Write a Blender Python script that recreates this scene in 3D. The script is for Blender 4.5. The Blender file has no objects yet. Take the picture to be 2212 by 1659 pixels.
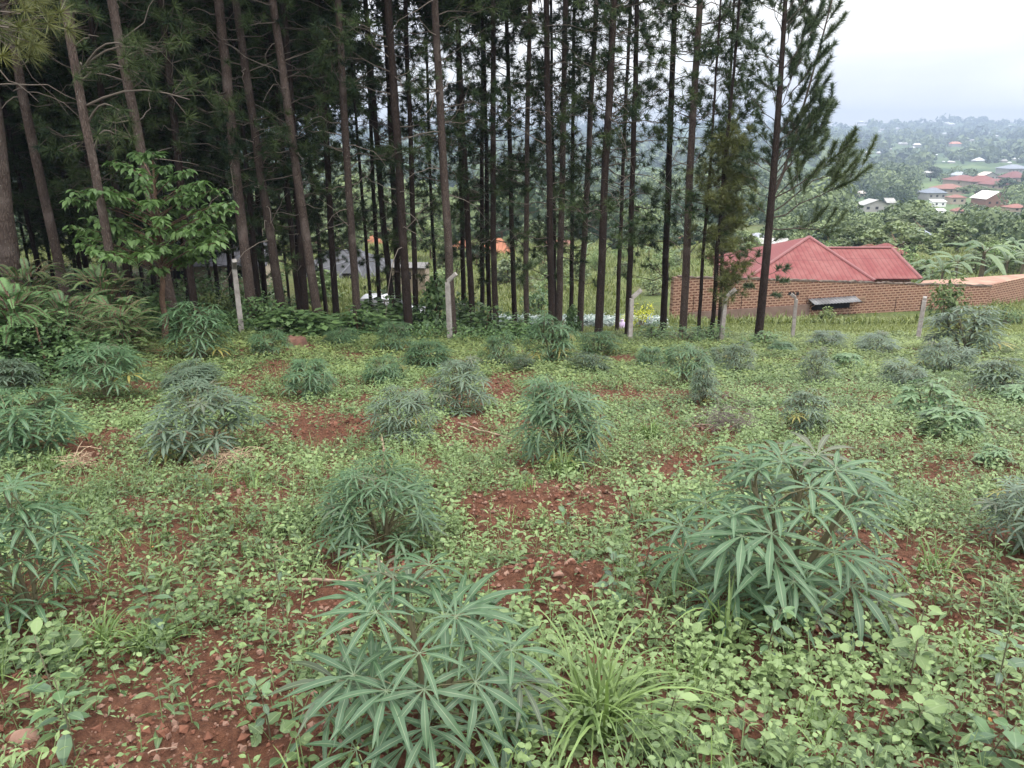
import bpy, math, random
import numpy as np
from math import radians, sin, cos, tan, pi, sqrt, atan2
from mathutils import Vector, Matrix, Euler

# ------------------------------------------------------------------ camera, world, sun, exposure
S = bpy.context.scene
COL = S.collection
PITCH = radians(18.0)
CAMZ = 1.6
cam_data = bpy.data.cameras.new("camera")
cam_data.sensor_width = 36.0
cam_data.lens = 27.0
cam_data.clip_start = 0.05
cam_data.clip_end = 20000.0
cam = bpy.data.objects.new("camera", cam_data)
cam.location = (0, 0, CAMZ)
cam.rotation_euler = (radians(90) - PITCH, 0, 0)
COL.objects.link(cam)
S.camera = cam

SUN_EL, SUN_AZ = radians(62), radians(150)      # azimuth clockwise from +Y: behind the camera, to its right
W = bpy.data.worlds.new("World")
S.world = W
W.use_nodes = True
def build_world():
    nt = W.node_tree; N = nt.nodes; L = nt.links
    N.clear()
    out = N.new("ShaderNodeOutputWorld"); bg = N.new("ShaderNodeBackground")
    bg.inputs[1].default_value = 0.1
    sky = N.new("ShaderNodeTexSky"); sky.sky_type = 'NISHITA'; sky.sun_disc = False
    sky.sun_elevation = SUN_EL; sky.sun_rotation = SUN_AZ
    sky.dust_density = 2.0
    tc = N.new("ShaderNodeTexCoord")
    sep = N.new("ShaderNodeSeparateXYZ"); L.new(tc.outputs["Generated"], sep.inputs[0])
    # overcast layer: brighter towards the zenith, soft streaky banks of cloud
    mp = N.new("ShaderNodeMapping"); mp.inputs["Scale"].default_value = (1.6, 1.6, 7.0); mp.inputs["Rotation"].default_value = (0.0, 0.12, 0.4)
    L.new(tc.outputs["Generated"], mp.inputs[0])
    no = N.new("ShaderNodeTexNoise"); no.inputs["Scale"].default_value = 1.7; no.inputs["Detail"].default_value = 5.0
    no.inputs["Roughness"].default_value = 0.5; no.inputs["Distortion"].default_value = 0.4
    L.new(mp.outputs[0], no.inputs[0])
    ramp = N.new("ShaderNodeValToRGB")
    ramp.color_ramp.elements[0].position = 0.36; ramp.color_ramp.elements[0].color = (0.74, 0.755, 0.825, 1)
    ramp.color_ramp.elements[1].position = 0.62; ramp.color_ramp.elements[1].color = (1.0, 0.985, 0.945, 1)
    L.new(no.outputs[0], ramp.inputs[0])
    el = N.new("ShaderNodeMapRange"); el.inputs[1].default_value = 0.17; el.inputs[2].default_value = 0.8
    el.inputs[3].default_value = CLOUD_LOW; el.inputs[4].default_value = CLOUD_HIGH
    L.new(sep.outputs[2], el.inputs[0])
    mul = N.new("ShaderNodeMix"); mul.data_type = 'RGBA'; mul.blend_type = 'MULTIPLY'; mul.inputs[0].default_value = 1.0
    L.new(ramp.outputs[0], mul.inputs[6])
    comb = N.new("ShaderNodeCombineXYZ")
    for i in range(3): L.new(el.outputs[0], comb.inputs[i])
    L.new(comb.outputs[0], mul.inputs[7])
    mix = N.new("ShaderNodeMix"); mix.data_type = 'RGBA'; mix.inputs[0].default_value = 0.9
    L.new(sky.outputs[0], mix.inputs[6]); L.new(mul.outputs[2], mix.inputs[7])
    L.new(mix.outputs[2], bg.inputs[0]); L.new(bg.outputs[0], out.inputs[0])
CLOUD_LOW, CLOUD_HIGH = 7.7, 31.0
build_world()
sun_d = bpy.data.lights.new("sun", 'SUN'); sun_d.energy = 0.7; sun_d.angle = radians(14); sun_d.color = (1.0, 0.96, 0.9)
sun = bpy.data.objects.new("sun", sun_d); COL.objects.link(sun)
sd = Vector((sin(SUN_AZ) * cos(SUN_EL), cos(SUN_AZ) * cos(SUN_EL), sin(SUN_EL)))
sun.rotation_euler = (-sd).to_track_quat('-Z', 'Y').to_euler()
sun.location = (20, -30, 60)
S.view_settings.view_transform = 'Standard'
S.view_settings.look = 'None'
S.view_settings.gamma = 1.0
S.view_settings.use_curve_mapping = False
S.view_settings.exposure = 1.06
S.render.engine = 'CYCLES'
cy = S.cycles
cy.max_bounces = 6; cy.diffuse_bounces = 3; cy.glossy_bounces = 2; cy.transmission_bounces = 3; cy.transparent_max_bounces = 4; cy.volume_bounces = 0
cy.sample_clamp_indirect = 6.0
cy.use_denoising = True

# ------------------------------------------------------------------ numbers, noise, terrain shape
rng = np.random.default_rng(7)
R = random.Random(11)
def _h(ix, iy, seed):
    ix = ix.astype(np.int64).astype(np.uint64); iy = iy.astype(np.int64).astype(np.uint64)
    h = ix * np.uint64(374761393) + iy * np.uint64(668265263) + np.uint64(seed * 1274126177 + 99)
    h &= np.uint64(0xffffffff)
    h = (h ^ (h >> np.uint64(13))) * np.uint64(1274126177) & np.uint64(0xffffffff)
    h = (h ^ (h >> np.uint64(16))) * np.uint64(2246822519) & np.uint64(0xffffffff)
    h ^= h >> np.uint64(15)
    return h.astype(np.float64) / 4294967295.0
def vnoise(x, y, seed=0):
    x = np.asarray(x, float); y = np.asarray(y, float)
    ix = np.floor(x); iy = np.floor(y); fx = x - ix; fy = y - iy
    fx = fx * fx * (3 - 2 * fx); fy = fy * fy * (3 - 2 * fy)
    a = _h(ix, iy, seed); b = _h(ix + 1, iy, seed); c = _h(ix, iy + 1, seed); d = _h(ix + 1, iy + 1, seed)
    return (a * (1 - fx) + b * fx) * (1 - fy) + (c * (1 - fx) + d * fx) * fy
def fbm(x, y, seed=0, octv=4, gain=0.5):
    t = 0; a = 1; n = 0
    for i in range(octv):
        t = t + a * vnoise(np.asarray(x) * 2 ** i + 17.3 * i, np.asarray(y) * 2 ** i - 9.1 * i, seed + i); n += a; a *= gain
    return t / n
def sstep(a, b, x):
    t = np.clip((np.asarray(x, float) - a) / (b - a), 0, 1); return t * t * (3 - 2 * t)

_ky = np.array([-30, -10, 0, 10, 26, 40, 48, 62, 100, 160, 250, 340, 600, 1000, 1250, 1600, 2000, 2400, 2900, 3400, 3700, 5400], float)
_kz = np.array([6, 2, 0, -2, -5.2, -8.3, -9.9, -10.9, -12.8, -18, -26, -29.5, -36.5, -38.5, -36, -24, -3.0, -14, 8, 27, 25, 20], float)
_tl = np.linspace(0, math.log(5430 + 31), 4000)
_tz = np.interp(np.exp(_tl) - 31, _ky, _kz)
_k = np.exp(-0.5 * (np.arange(-60, 61) / 22.0) ** 2); _k /= _k.sum()
_tz = np.convolve(np.pad(_tz, 60, mode='edge'), _k, mode='valid')
def G0(x, y):
    x = np.asarray(x, float); y = np.asarray(y, float)
    z = np.interp(np.log(np.maximum(y + 31, 1)), _tl, _tz)
    z = z + 0.05 * np.maximum(0, -x) * sstep(4, 20, y) * (1 - sstep(30, 52, y))
    far = sstep(90, 400, y)
    z = z + far * (fbm(x / 220, y / 220, 5, 3) - 0.5) * 9
    hill = sstep(1500, 2900, y)
    z = z + hill * (fbm(x / 700, y / 900, 8, 4) - 0.5) * 26
    z = z + 32 * np.exp(-((x - 1910) / 330) ** 2 - ((y - 3400) / 700) ** 2)
    z = z + 10 * np.exp(-((x - 900) / 420) ** 2 - ((y - 3350) / 700) ** 2)
    return z

# photo coordinates (2212 x 1659 grid) -> rays, only to find where things stand on the real ground
def ray(u, v):
    a = (u - 1106) / 1659.0; b = -(v - 829.5) / 1659.0
    return np.array([a, cos(PITCH) + b * sin(PITCH), -sin(PITCH) + b * cos(PITCH)])
def project(x, y, z):
    dz = np.asarray(z) - CAMZ
    dep = np.maximum(np.asarray(y) * cos(PITCH) - dz * sin(PITCH), 1e-3)
    up = np.asarray(y) * sin(PITCH) + dz * cos(PITCH)
    return 1106 + 1659 * np.asarray(x) / dep, 829.5 - 1659 * up / dep
def ground_at(u, v, ymax=5000):
    r = ray(u, v); t = 1.0
    ts = np.exp(np.linspace(math.log(1.0), math.log(ymax), 3000))
    P = r[None, :] * ts[:, None]; P[:, 2] += CAMZ
    below = P[:, 2] < G0(P[:, 0], P[:, 1])
    if not below.any(): return P[-1]
    i = int(np.argmax(below)); 
    p = P[i]; return np.array([p[0], p[1], float(G0(p[0], p[1]))])
def at_depth(u, v, y):
    r = ray(u, v); t = y / r[1]; return np.array([r[0] * t, y, CAMZ + r[2] * t])
def gz(x, y): return float(G(np.array([x]), np.array([y]))[0])

SOIL = [(700,930,120,50),(610,885,60,18),(1010,925,75,35),(1240,1098,140,48),(1195,1280,140,72),(690,1330,110,55),(860,1240,80,40),(60,1500,50,20),(30,1620,80,40),
        (400,1480,40,14),(1480,1000,55,25),(1330,855,80,14),(1110,812,60,14),(1080,845,40,25),(600,800,55,22),(180,985,60,30),(300,1110,60,25),(250,1345,50,20),
        (500,1400,45,20),(560,1490,70,30),(1420,1200,60,35),(1800,1370,80,25),(1900,1535,80,32),(1690,1500,50,18),(1345,776,30,9),(1990,1205,60,22),(1530,925,60,11),
        (760,770,50,7),(650,750,45,10),(1150,1020,40,20),(1060,1110,80,35),(380,1590,50,18),(1600,1560,60,30),(2090,1280,70,25),(1960,950,40,10),(1560,935,40,10),(800,905,40,14),(1390,1310,40,40)]
def soil_mask(x, y, z=None):
    """1 where the red earth lies bare, 0 where weeds cover it"""
    if z is None: z = G0(x, y)
    u, v = project(x, y, z)
    m = np.zeros_like(u)
    wob = 0.40 + 0.9 * fbm(x * 2.2, y * 2.2, 31, 3) + 0.5 * (fbm(x * 7, y * 7, 32, 2) - 0.25)
    for (a, b, ra, rb) in SOIL:
        d = np.sqrt(((u - a) / ra) ** 2 + ((v - b) / rb) ** 2) * wob
        m = np.maximum(m, 1 - sstep(0.55, 1.3, d))
    n = fbm(x * 0.9 + 4, y * 0.9, 41, 4)
    m = np.maximum(m, 0.8 * sstep(0.62, 0.72, n) * (1 - sstep(10, 20, y)) * (1 - 0.6 * sstep(1, 6, x)))
    return m
MOUNDS = [(1195, 1270, 0.10, 0.45), (1240, 1090, 0.07, 0.7), (870, 1235, 0.07, 0.35), (700, 930, 0.06, 0.9), (690, 1325, 0.05, 0.4), (1650, 1300, 0.08, 0.6), (950, 1570, 0.06, 0.5), (60, 1500, 0.05, 0.4)]
MOUNDS = [(*ground_at(a, b)[:2], h, w) for a, b, h, w in MOUNDS]
def G(x, y):
    x = np.asarray(x, float); y = np.asarray(y, float)
    z = G0(x, y)
    near = 1 - sstep(28, 60, y)
    z = z + near * ((fbm(x * 0.7, y * 0.7, 51, 3) - 0.5) * 0.16 + (fbm(x * 4.5, y * 4.5, 52, 3) - 0.5) * 0.07)
    for (mx, my, h, w) in MOUNDS:
        z = z + h * np.exp(-((x - mx) / w) ** 2 - ((y - my) / (w * 0.8)) ** 2)
    m = (y < 22) & (y > 0.5)
    if m.any():
        xm, ym = np.broadcast_to(x, z.shape)[m], np.broadcast_to(y, z.shape)[m]
        bare = soil_mask(xm, ym); z = np.array(z)
        z[m] += (1 - sstep(9, 22, ym)) * (0.25 + 0.75 * bare) * ((fbm(xm * 9, ym * 9, 61, 3) - 0.5) * 0.10 + (np.abs(fbm(xm * 3.1 + 0.6 * ym, ym * 3.1, 62, 2) - 0.5) - 0.1) * 0.12)
    return z

# ------------------------------------------------------------------ mesh building helpers
class MB:
    def __init__(s): s.V = []; s.F = []; s.n = 0; s.A = []
    def add(s, v, f, mat=0, lf=None, smooth=True):
        v = np.asarray(v, float).reshape(-1, 3)
        if isinstance(f, np.ndarray): groups = [f]
        else:
            d = {}
            for q in f: d.setdefault(len(q), []).append(q)
            groups = [np.array(g) for g in d.values()]
        for g in groups: s.F.append((g + s.n, mat, smooth))
        s.V.append(v); s.n += len(v)
        if lf is None: a = np.zeros((len(v), 3))
        else: a = np.broadcast_to(np.asarray(lf, float), (len(v), 3))
        s.A.append(a)
    def inst(s, tv, tf, M, L, tint=None, tlf=None, mat=0, smooth=True):
        """N copies of a template: M (N,3,3) columns are the axes, L (N,3) places"""
        N = len(L)
        if N == 0: return
        tv = np.asarray(tv, float); tf = np.asarray(tf)
        v = np.einsum('nij,kj->nki', M, tv) + L[:, None, :]
        f = (tf[None] + (np.arange(N) * len(tv))[:, None, None]).reshape(-1, tf.shape[1])
        a = np.zeros((N, len(tv), 3))
        if tlf is not None: a[:] = np.asarray(tlf, float)[None]
        if tint is not None: a[:, :, 2] = np.asarray(tint)[:, None]
        s.add(v.reshape(-1, 3), f, mat, a.reshape(-1, 3), smooth)
    def box(s, c, d, mat=0, rot=None):
        c = np.array(c, float); d = np.array(d, float) / 2
        v = np.array([[sx, sy, sz] for sz in (-1, 1) for sy in (-1, 1) for sx in (-1, 1)], float) * d
        if rot is not None: v = v @ np.array(rot).T
        s.add(v + c, np.array([[0, 2, 3, 1], [4, 5, 7, 6], [0, 1, 5, 4], [2, 6, 7, 3], [0, 4, 6, 2], [1, 3, 7, 5]]), mat, smooth=False)
    def tube(s, pts, rad, n=6, mat=0, tint=0.5, cap=True, jit=0.0, seed=0):
        pts = np.asarray(pts, float); k = len(pts)
        rad = np.broadcast_to(np.asarray(rad, float), (k,))
        t = np.gradient(pts, axis=0); t /= np.linalg.norm(t, axis=1)[:, None] + 1e-9
        ref = np.array([0.13, 0.97, 0.21]) if abs(t[0][2]) > 0.6 else np.array([0.1, 0.05, 1.0])
        a = np.cross(t, ref); a /= np.linalg.norm(a, axis=1)[:, None] + 1e-9
        b = np.cross(t, a)
        th = np.arange(n) * 2 * pi / n
        rr = rad[:, None] * np.ones((1, n))
        if jit: rr = rr * (1 + jit * (np.random.default_rng(seed).random((k, n)) - 0.5))
        v = pts[:, None, :] + rr[..., None] * (np.cos(th)[None, :, None] * a[:, None, :] + np.sin(th)[None, :, None] * b[:, None, :])
        f = []
        i = np.arange(k - 1)[:, None] * n; j = np.arange(n)[None, :]; j2 = (j + 1) % n
        f = np.stack([i + j, i + j2, i + n + j2, i + n + j], -1).reshape(-1, 4)
        v = v.reshape(-1, 3)
        lf = np.zeros((len(v), 3)); lf[:, 2] = tint; lf[:, 1] = np.repeat(np.linspace(0, 1, k), n)
        s.add(v, f, mat, lf)
        if cap:
            s.add(v[-n:], [tuple(range(n))], mat, (0, 1, tint)); s.add(v[:n], [tuple(reversed(range(n)))], mat, (0, 0, tint))
    def build(s, name, mats, parent=None, loc=None):
        me = bpy.data.meshes.new(name)
        if s.n:
            V = np.concatenate(s.V).astype(np.float32); A = np.concatenate(s.A).astype(np.float32)
            me.vertices.add(len(V)); me.vertices.foreach_set("co", V.ravel())
            nl = sum(g.size for g, _, _ in s.F); nf = sum(len(g) for g, _, _ in s.F)
            me.loops.add(nl); me.polygons.add(nf)
            me.loops.foreach_set("vertex_index", np.concatenate([g.ravel() for g, _, _ in s.F]).astype(np.int32))
            tot = np.concatenate([np.full(len(g), g.shape[1]) for g, _, _ in s.F]).astype(np.int32)
            me.polygons.foreach_set("loop_start", np.concatenate([[0], np.cumsum(tot)[:-1]]).astype(np.int32))
            me.polygons.foreach_set("material_index", np.concatenate([np.full(len(g), m) for g, m, _ in s.F]).astype(np.int32))
            me.polygons.foreach_set("use_smooth", np.concatenate([np.full(len(g), sm) for g, _, sm in s.F]).astype(bool))
            me.update(calc_edges=True)
            at = me.attributes.new("lf", 'FLOAT_VECTOR', 'POINT'); at.data.foreach_set("vector", A.ravel())
        for m in (mats if isinstance(mats, (list, tuple)) else [mats]): me.materials.append(m)
        o = bpy.data.objects.new(name, me); COL.objects.link(o)
        if parent is not None: o.parent = parent
        if loc is not None: o.location = loc
        return o
def tag(o, label=None, cat=None, group=None, kind=None):
    if label: o["label"] = label
    if cat: o["category"] = cat
    if group: o["group"] = group
    if kind: o["kind"] = kind
    return o
def thing(name, label, cat, loc=(0, 0, 0), rotz=0.0, group=None, rot=None, scale=None):
    o = bpy.data.objects.new(name, None); COL.objects.link(o)
    o.empty_display_size = 0.2
    o.location = loc; o.rotation_euler = rot if rot is not None else (0, 0, rotz)
    if scale is not None: o.scale = scale
    return tag(o, label, cat, group)
def part(proto, parent, name=None):
    """a copy of one part (sharing its mesh) under another thing"""
    c = proto.copy(); COL.objects.link(c); c.parent = parent
    return c
def unit(a): return a / (np.linalg.norm(a, axis=-1, keepdims=True) + 1e-9)
def randunit(n, g=rng): return unit(g.normal(size=(n, 3)))
def frames(zdir, g=rng, roll=None):
    """(N,3,3) matrices whose 3rd column is zdir"""
    z = unit(zdir); ref = np.tile([0.31, 0.17, 0.93], (len(z), 1)); alt = np.abs((z * unit(ref)).sum(1)) > 0.95; ref[alt] = [1, 0, 0]
    x = unit(np.cross(ref, z)); y = np.cross(z, x)
    if roll is None: roll = g.random(len(z)) * 2 * pi
    c, s_ = np.cos(roll)[:, None], np.sin(roll)[:, None]
    return np.stack([x * c + y * s_, -x * s_ + y * c, z], -1)

# ------------------------------------------------------------------ materials
def mat_new(name):
    m = bpy.data.materials.new(name); m.use_nodes = True; nt = m.node_tree
    b = nt.nodes["Principled BSDF"]; return m, nt.nodes, nt.links, b
def rgb(c): return (c[0], c[1], c[2], 1.0)
def mixrgb(N, L, fac, a, b, mode='MIX'):
    m = N.new("ShaderNodeMix"); m.data_type = 'RGBA'; m.blend_type = mode
    for val, i in ((fac, 0), (a, 6), (b, 7)):
        if isinstance(val, (int, float)): m.inputs[i].default_value = val
        elif isinstance(val, tuple): m.inputs[i].default_value = val if len(val) == 4 else rgb(val)
        else: L.new(val, m.inputs[i])
    return m.outputs[2]
def noise(N, L, scale, detail=4, vec=None, rough=0.5):
    n = N.new("ShaderNodeTexNoise"); n.inputs["Scale"].default_value = scale; n.inputs["Detail"].default_value = detail; n.inputs["Roughness"].default_value = rough
    if vec is not None: L.new(vec, n.inputs["Vector"])
    return n.outputs[0]
def rampf(N, L, val, p0, p1):
    r = N.new("ShaderNodeMapRange"); r.inputs[1].default_value = p0; r.inputs[2].default_value = p1
    if val is not None: L.new(val, r.inputs[0])
    return r.outputs[0]
def objco(N, L, scale=(1, 1, 1)):
    tc = N.new("ShaderNodeTexCoord"); mp = N.new("ShaderNodeMapping"); mp.inputs["Scale"].default_value = scale
    L.new(tc.outputs["Object"], mp.inputs[0]); return mp.outputs[0]
def bump(N, L, b, val, strength=0.5, dist=0.02):
    bp = N.new("ShaderNodeBump"); bp.inputs["Strength"].default_value = strength; bp.inputs["Distance"].default_value = dist
    L.new(val, bp.inputs["Height"]); L.new(bp.outputs[0], b.inputs["Normal"])
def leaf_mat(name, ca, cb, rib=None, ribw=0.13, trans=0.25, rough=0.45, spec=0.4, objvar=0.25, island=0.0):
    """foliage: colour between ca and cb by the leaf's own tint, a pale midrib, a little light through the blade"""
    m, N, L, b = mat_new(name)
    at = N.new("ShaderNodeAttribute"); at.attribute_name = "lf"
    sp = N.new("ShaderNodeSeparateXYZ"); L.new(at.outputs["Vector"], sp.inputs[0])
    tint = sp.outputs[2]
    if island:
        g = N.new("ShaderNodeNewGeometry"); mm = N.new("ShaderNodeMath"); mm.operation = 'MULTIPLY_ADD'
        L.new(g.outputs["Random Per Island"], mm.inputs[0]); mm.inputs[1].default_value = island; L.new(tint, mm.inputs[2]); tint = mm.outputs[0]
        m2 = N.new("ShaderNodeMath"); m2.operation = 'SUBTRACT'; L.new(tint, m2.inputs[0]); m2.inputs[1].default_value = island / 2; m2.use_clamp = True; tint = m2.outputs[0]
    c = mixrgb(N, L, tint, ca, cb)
    if rib and not island:
        c = mixrgb(N, L, rampf(N, L, tint, 1.3, 1.9), c, (0.22, 0.19, 0.045)); c = mixrgb(N, L, rampf(N, L, tint, -0.3, -0.9), c, (0.088, 0.084, 0.054))
        vt = objco(N, L); nz = noise(N, L, 60, 3, vt); c = mixrgb(N, L, mixf(N, L, rampf(N, L, nz, 0.45, 0.75), 0.35), c, tuple(x * 0.6 for x in ca))
    if objvar:
        oi = N.new("ShaderNodeObjectInfo"); hs = N.new("ShaderNodeHueSaturation")
        v = N.new("ShaderNodeMapRange"); v.inputs[3].default_value = 1 - objvar; v.inputs[4].default_value = 1 + objvar; L.new(oi.outputs["Random"], v.inputs[0])
        L.new(v.outputs[0], hs.inputs["Value"]); L.new(c, hs.inputs["Color"]); c = hs.outputs[0]
    if rib:
        ab = N.new("ShaderNodeMath"); ab.operation = 'ABSOLUTE'; L.new(sp.outputs[0], ab.inputs[0])
        r = N.new("ShaderNodeMapRange"); r.inputs[1].default_value = ribw; r.inputs[2].default_value = ribw * 0.35; r.inputs[3].default_value = 0; r.inputs[4].default_value = 0.75
        L.new(ab.outputs[0], r.inputs[0]); c = mixrgb(N, L, r.outputs[0], c, rib)
        # the leaf stalk joint is pale
        r2 = N.new("ShaderNodeMapRange"); r2.inputs[1].default_value = 0.16; r2.inputs[2].default_value = 0.0; r2.inputs[3].default_value = 0; r2.inputs[4].default_value = 0.7
        L.new(sp.outputs[1], r2.inputs[0]); c = mixrgb(N, L, r2.outputs[0], c, rib)
    L.new(c, b.inputs["Base Color"]); b.inputs["Roughness"].default_value = rough; b.inputs["Specular IOR Level"].default_value = spec
    if trans:
        tr = N.new("ShaderNodeBsdfTranslucent"); hs2 = N.new("ShaderNodeHueSaturation"); hs2.inputs["Saturation"].default_value = 1.15; hs2.inputs["Value"].default_value = 1.2
        L.new(c, hs2.inputs["Color"]); L.new(hs2.outputs[0], tr.inputs[0])
        mx = N.new("ShaderNodeMixShader"); mx.inputs[0].default_value = trans
        L.new(b.outputs[0], mx.inputs[1]); L.new(tr.outputs[0], mx.inputs[2]); L.new(mx.outputs[0], N["Material Output"].inputs[0])
    return m
def plain_mat(name, c, c2=None, scale=6, rough=0.7, spec=0.3, bmp=0.0, metal=0.0, detail=5, stretch=(1, 1, 1)):
    m, N, L, b = mat_new(name); v = objco(N, L, stretch)
    n = noise(N, L, scale, detail, v, 0.6)
    col = mixrgb(N, L, rampf(N, L, n, 0.35, 0.68), c, c2 or tuple(x * 0.72 for x in c))
    L.new(col, b.inputs["Base Color"]); b.inputs["Roughness"].default_value = rough; b.inputs["Specular IOR Level"].default_value = spec; b.inputs["Metallic"].default_value = metal
    if bmp: bump(N, L, b, n, bmp, 0.03)
    return m

def ground_mat():
    m, N, L, b = mat_new("ground_soil_grass"); v = objco(N, L)
    at = N.new("ShaderNodeAttribute"); at.attribute_name = "lf"; sp = N.new("ShaderNodeSeparateXYZ"); L.new(at.outputs["Vector"], sp.inputs[0])
    n1 = noise(N, L, 1.3, 5, v); n2 = noise(N, L, 22, 6, v, 0.65); n3 = noise(N, L, 90, 4, v, 0.7)
    soil = mixrgb(N, L, rampf(N, L, n1, 0.3, 0.7), (0.135, 0.058, 0.033), (0.195, 0.092, 0.057))
    soil = mixrgb(N, L, rampf(N, L, n2, 0.30, 0.62), (0.062, 0.027, 0.017), soil)
    vo = N.new("ShaderNodeTexVoronoi"); vo.inputs["Scale"].default_value = 38; L.new(v, vo.inputs["Vector"])
    peb = rampf(N, L, vo.outputs["Distance"], 0.22, 0.12)
    soil = mixrgb(N, L, mixf(N, L, peb, 0.55), soil, (0.24, 0.135, 0.095))
    litter = mixrgb(N, L, rampf(N, L, n2, 0.35, 0.65), (0.035, 0.028, 0.016), (0.09, 0.065, 0.035))
    gn = noise(N, L, 0.35, 6, v, 0.6); gn2 = noise(N, L, 3.0, 5, v, 0.65)
    grass = mixrgb(N, L, rampf(N, L, gn, 0.35, 0.65), (0.065, 0.095, 0.028), (0.125, 0.145, 0.045))
    grass = mixrgb(N, L, rampf(N, L, gn2, 0.3, 0.6), (0.03, 0.06, 0.018), grass)
    farn = noise(N, L, 0.012, 8, v, 0.62)
    far = mixrgb(N, L, rampf(N, L, farn, 0.38, 0.62), (0.028, 0.055, 0.022), (0.10, 0.14, 0.055))
    c = mixrgb(N, L, sp.outputs[0], soil, grass)
    c = mixrgb(N, L, sp.outputs[1], c, litter)
    c = mixrgb(N, L, sp.outputs[2], c, far)
    L.new(c, b.inputs["Base Color"]); b.inputs["Roughness"].default_value = 0.95; b.inputs["Specular IOR Level"].default_value = 0.15
    ad = N.new("ShaderNodeMath"); ad.operation = 'MULTIPLY_ADD'; ad.inputs[1].default_value = 0.5; L.new(n3, ad.inputs[0]); L.new(n2, ad.inputs[2])
    bump(N, L, b, ad.outputs[0], 1.0, 0.06)
    return m
def mixf(N, L, val, k):
    mm = N.new("ShaderNodeMath"); mm.operation = 'MULTIPLY'; L.new(val, mm.inputs[0]); mm.inputs[1].default_value = k; return mm.outputs[0]
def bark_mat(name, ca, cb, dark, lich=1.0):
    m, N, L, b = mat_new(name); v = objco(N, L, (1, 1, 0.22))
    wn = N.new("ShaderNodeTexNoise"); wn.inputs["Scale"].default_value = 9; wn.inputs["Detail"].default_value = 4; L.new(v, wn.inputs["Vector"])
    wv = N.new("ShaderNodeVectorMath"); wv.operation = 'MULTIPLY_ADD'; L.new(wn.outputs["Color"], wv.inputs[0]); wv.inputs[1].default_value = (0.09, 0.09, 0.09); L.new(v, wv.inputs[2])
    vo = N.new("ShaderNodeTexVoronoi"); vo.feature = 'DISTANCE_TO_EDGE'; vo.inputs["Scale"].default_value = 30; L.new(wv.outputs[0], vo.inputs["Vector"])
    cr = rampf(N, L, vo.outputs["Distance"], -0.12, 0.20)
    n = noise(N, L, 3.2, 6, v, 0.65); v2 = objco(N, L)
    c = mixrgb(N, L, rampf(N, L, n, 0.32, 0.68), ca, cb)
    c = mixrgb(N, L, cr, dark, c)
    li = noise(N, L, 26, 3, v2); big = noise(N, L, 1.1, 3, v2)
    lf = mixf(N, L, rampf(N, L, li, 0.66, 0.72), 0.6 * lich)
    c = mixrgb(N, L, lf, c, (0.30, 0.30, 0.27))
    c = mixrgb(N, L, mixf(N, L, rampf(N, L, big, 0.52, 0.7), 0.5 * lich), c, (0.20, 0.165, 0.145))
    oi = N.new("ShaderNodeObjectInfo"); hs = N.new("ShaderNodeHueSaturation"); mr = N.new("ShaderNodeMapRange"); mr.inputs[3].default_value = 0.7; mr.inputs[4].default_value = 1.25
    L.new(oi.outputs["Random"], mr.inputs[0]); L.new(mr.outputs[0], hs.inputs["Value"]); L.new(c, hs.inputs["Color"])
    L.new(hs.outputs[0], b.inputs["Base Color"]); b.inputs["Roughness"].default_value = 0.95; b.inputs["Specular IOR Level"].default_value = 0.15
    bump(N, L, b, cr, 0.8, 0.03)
    return m
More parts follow.
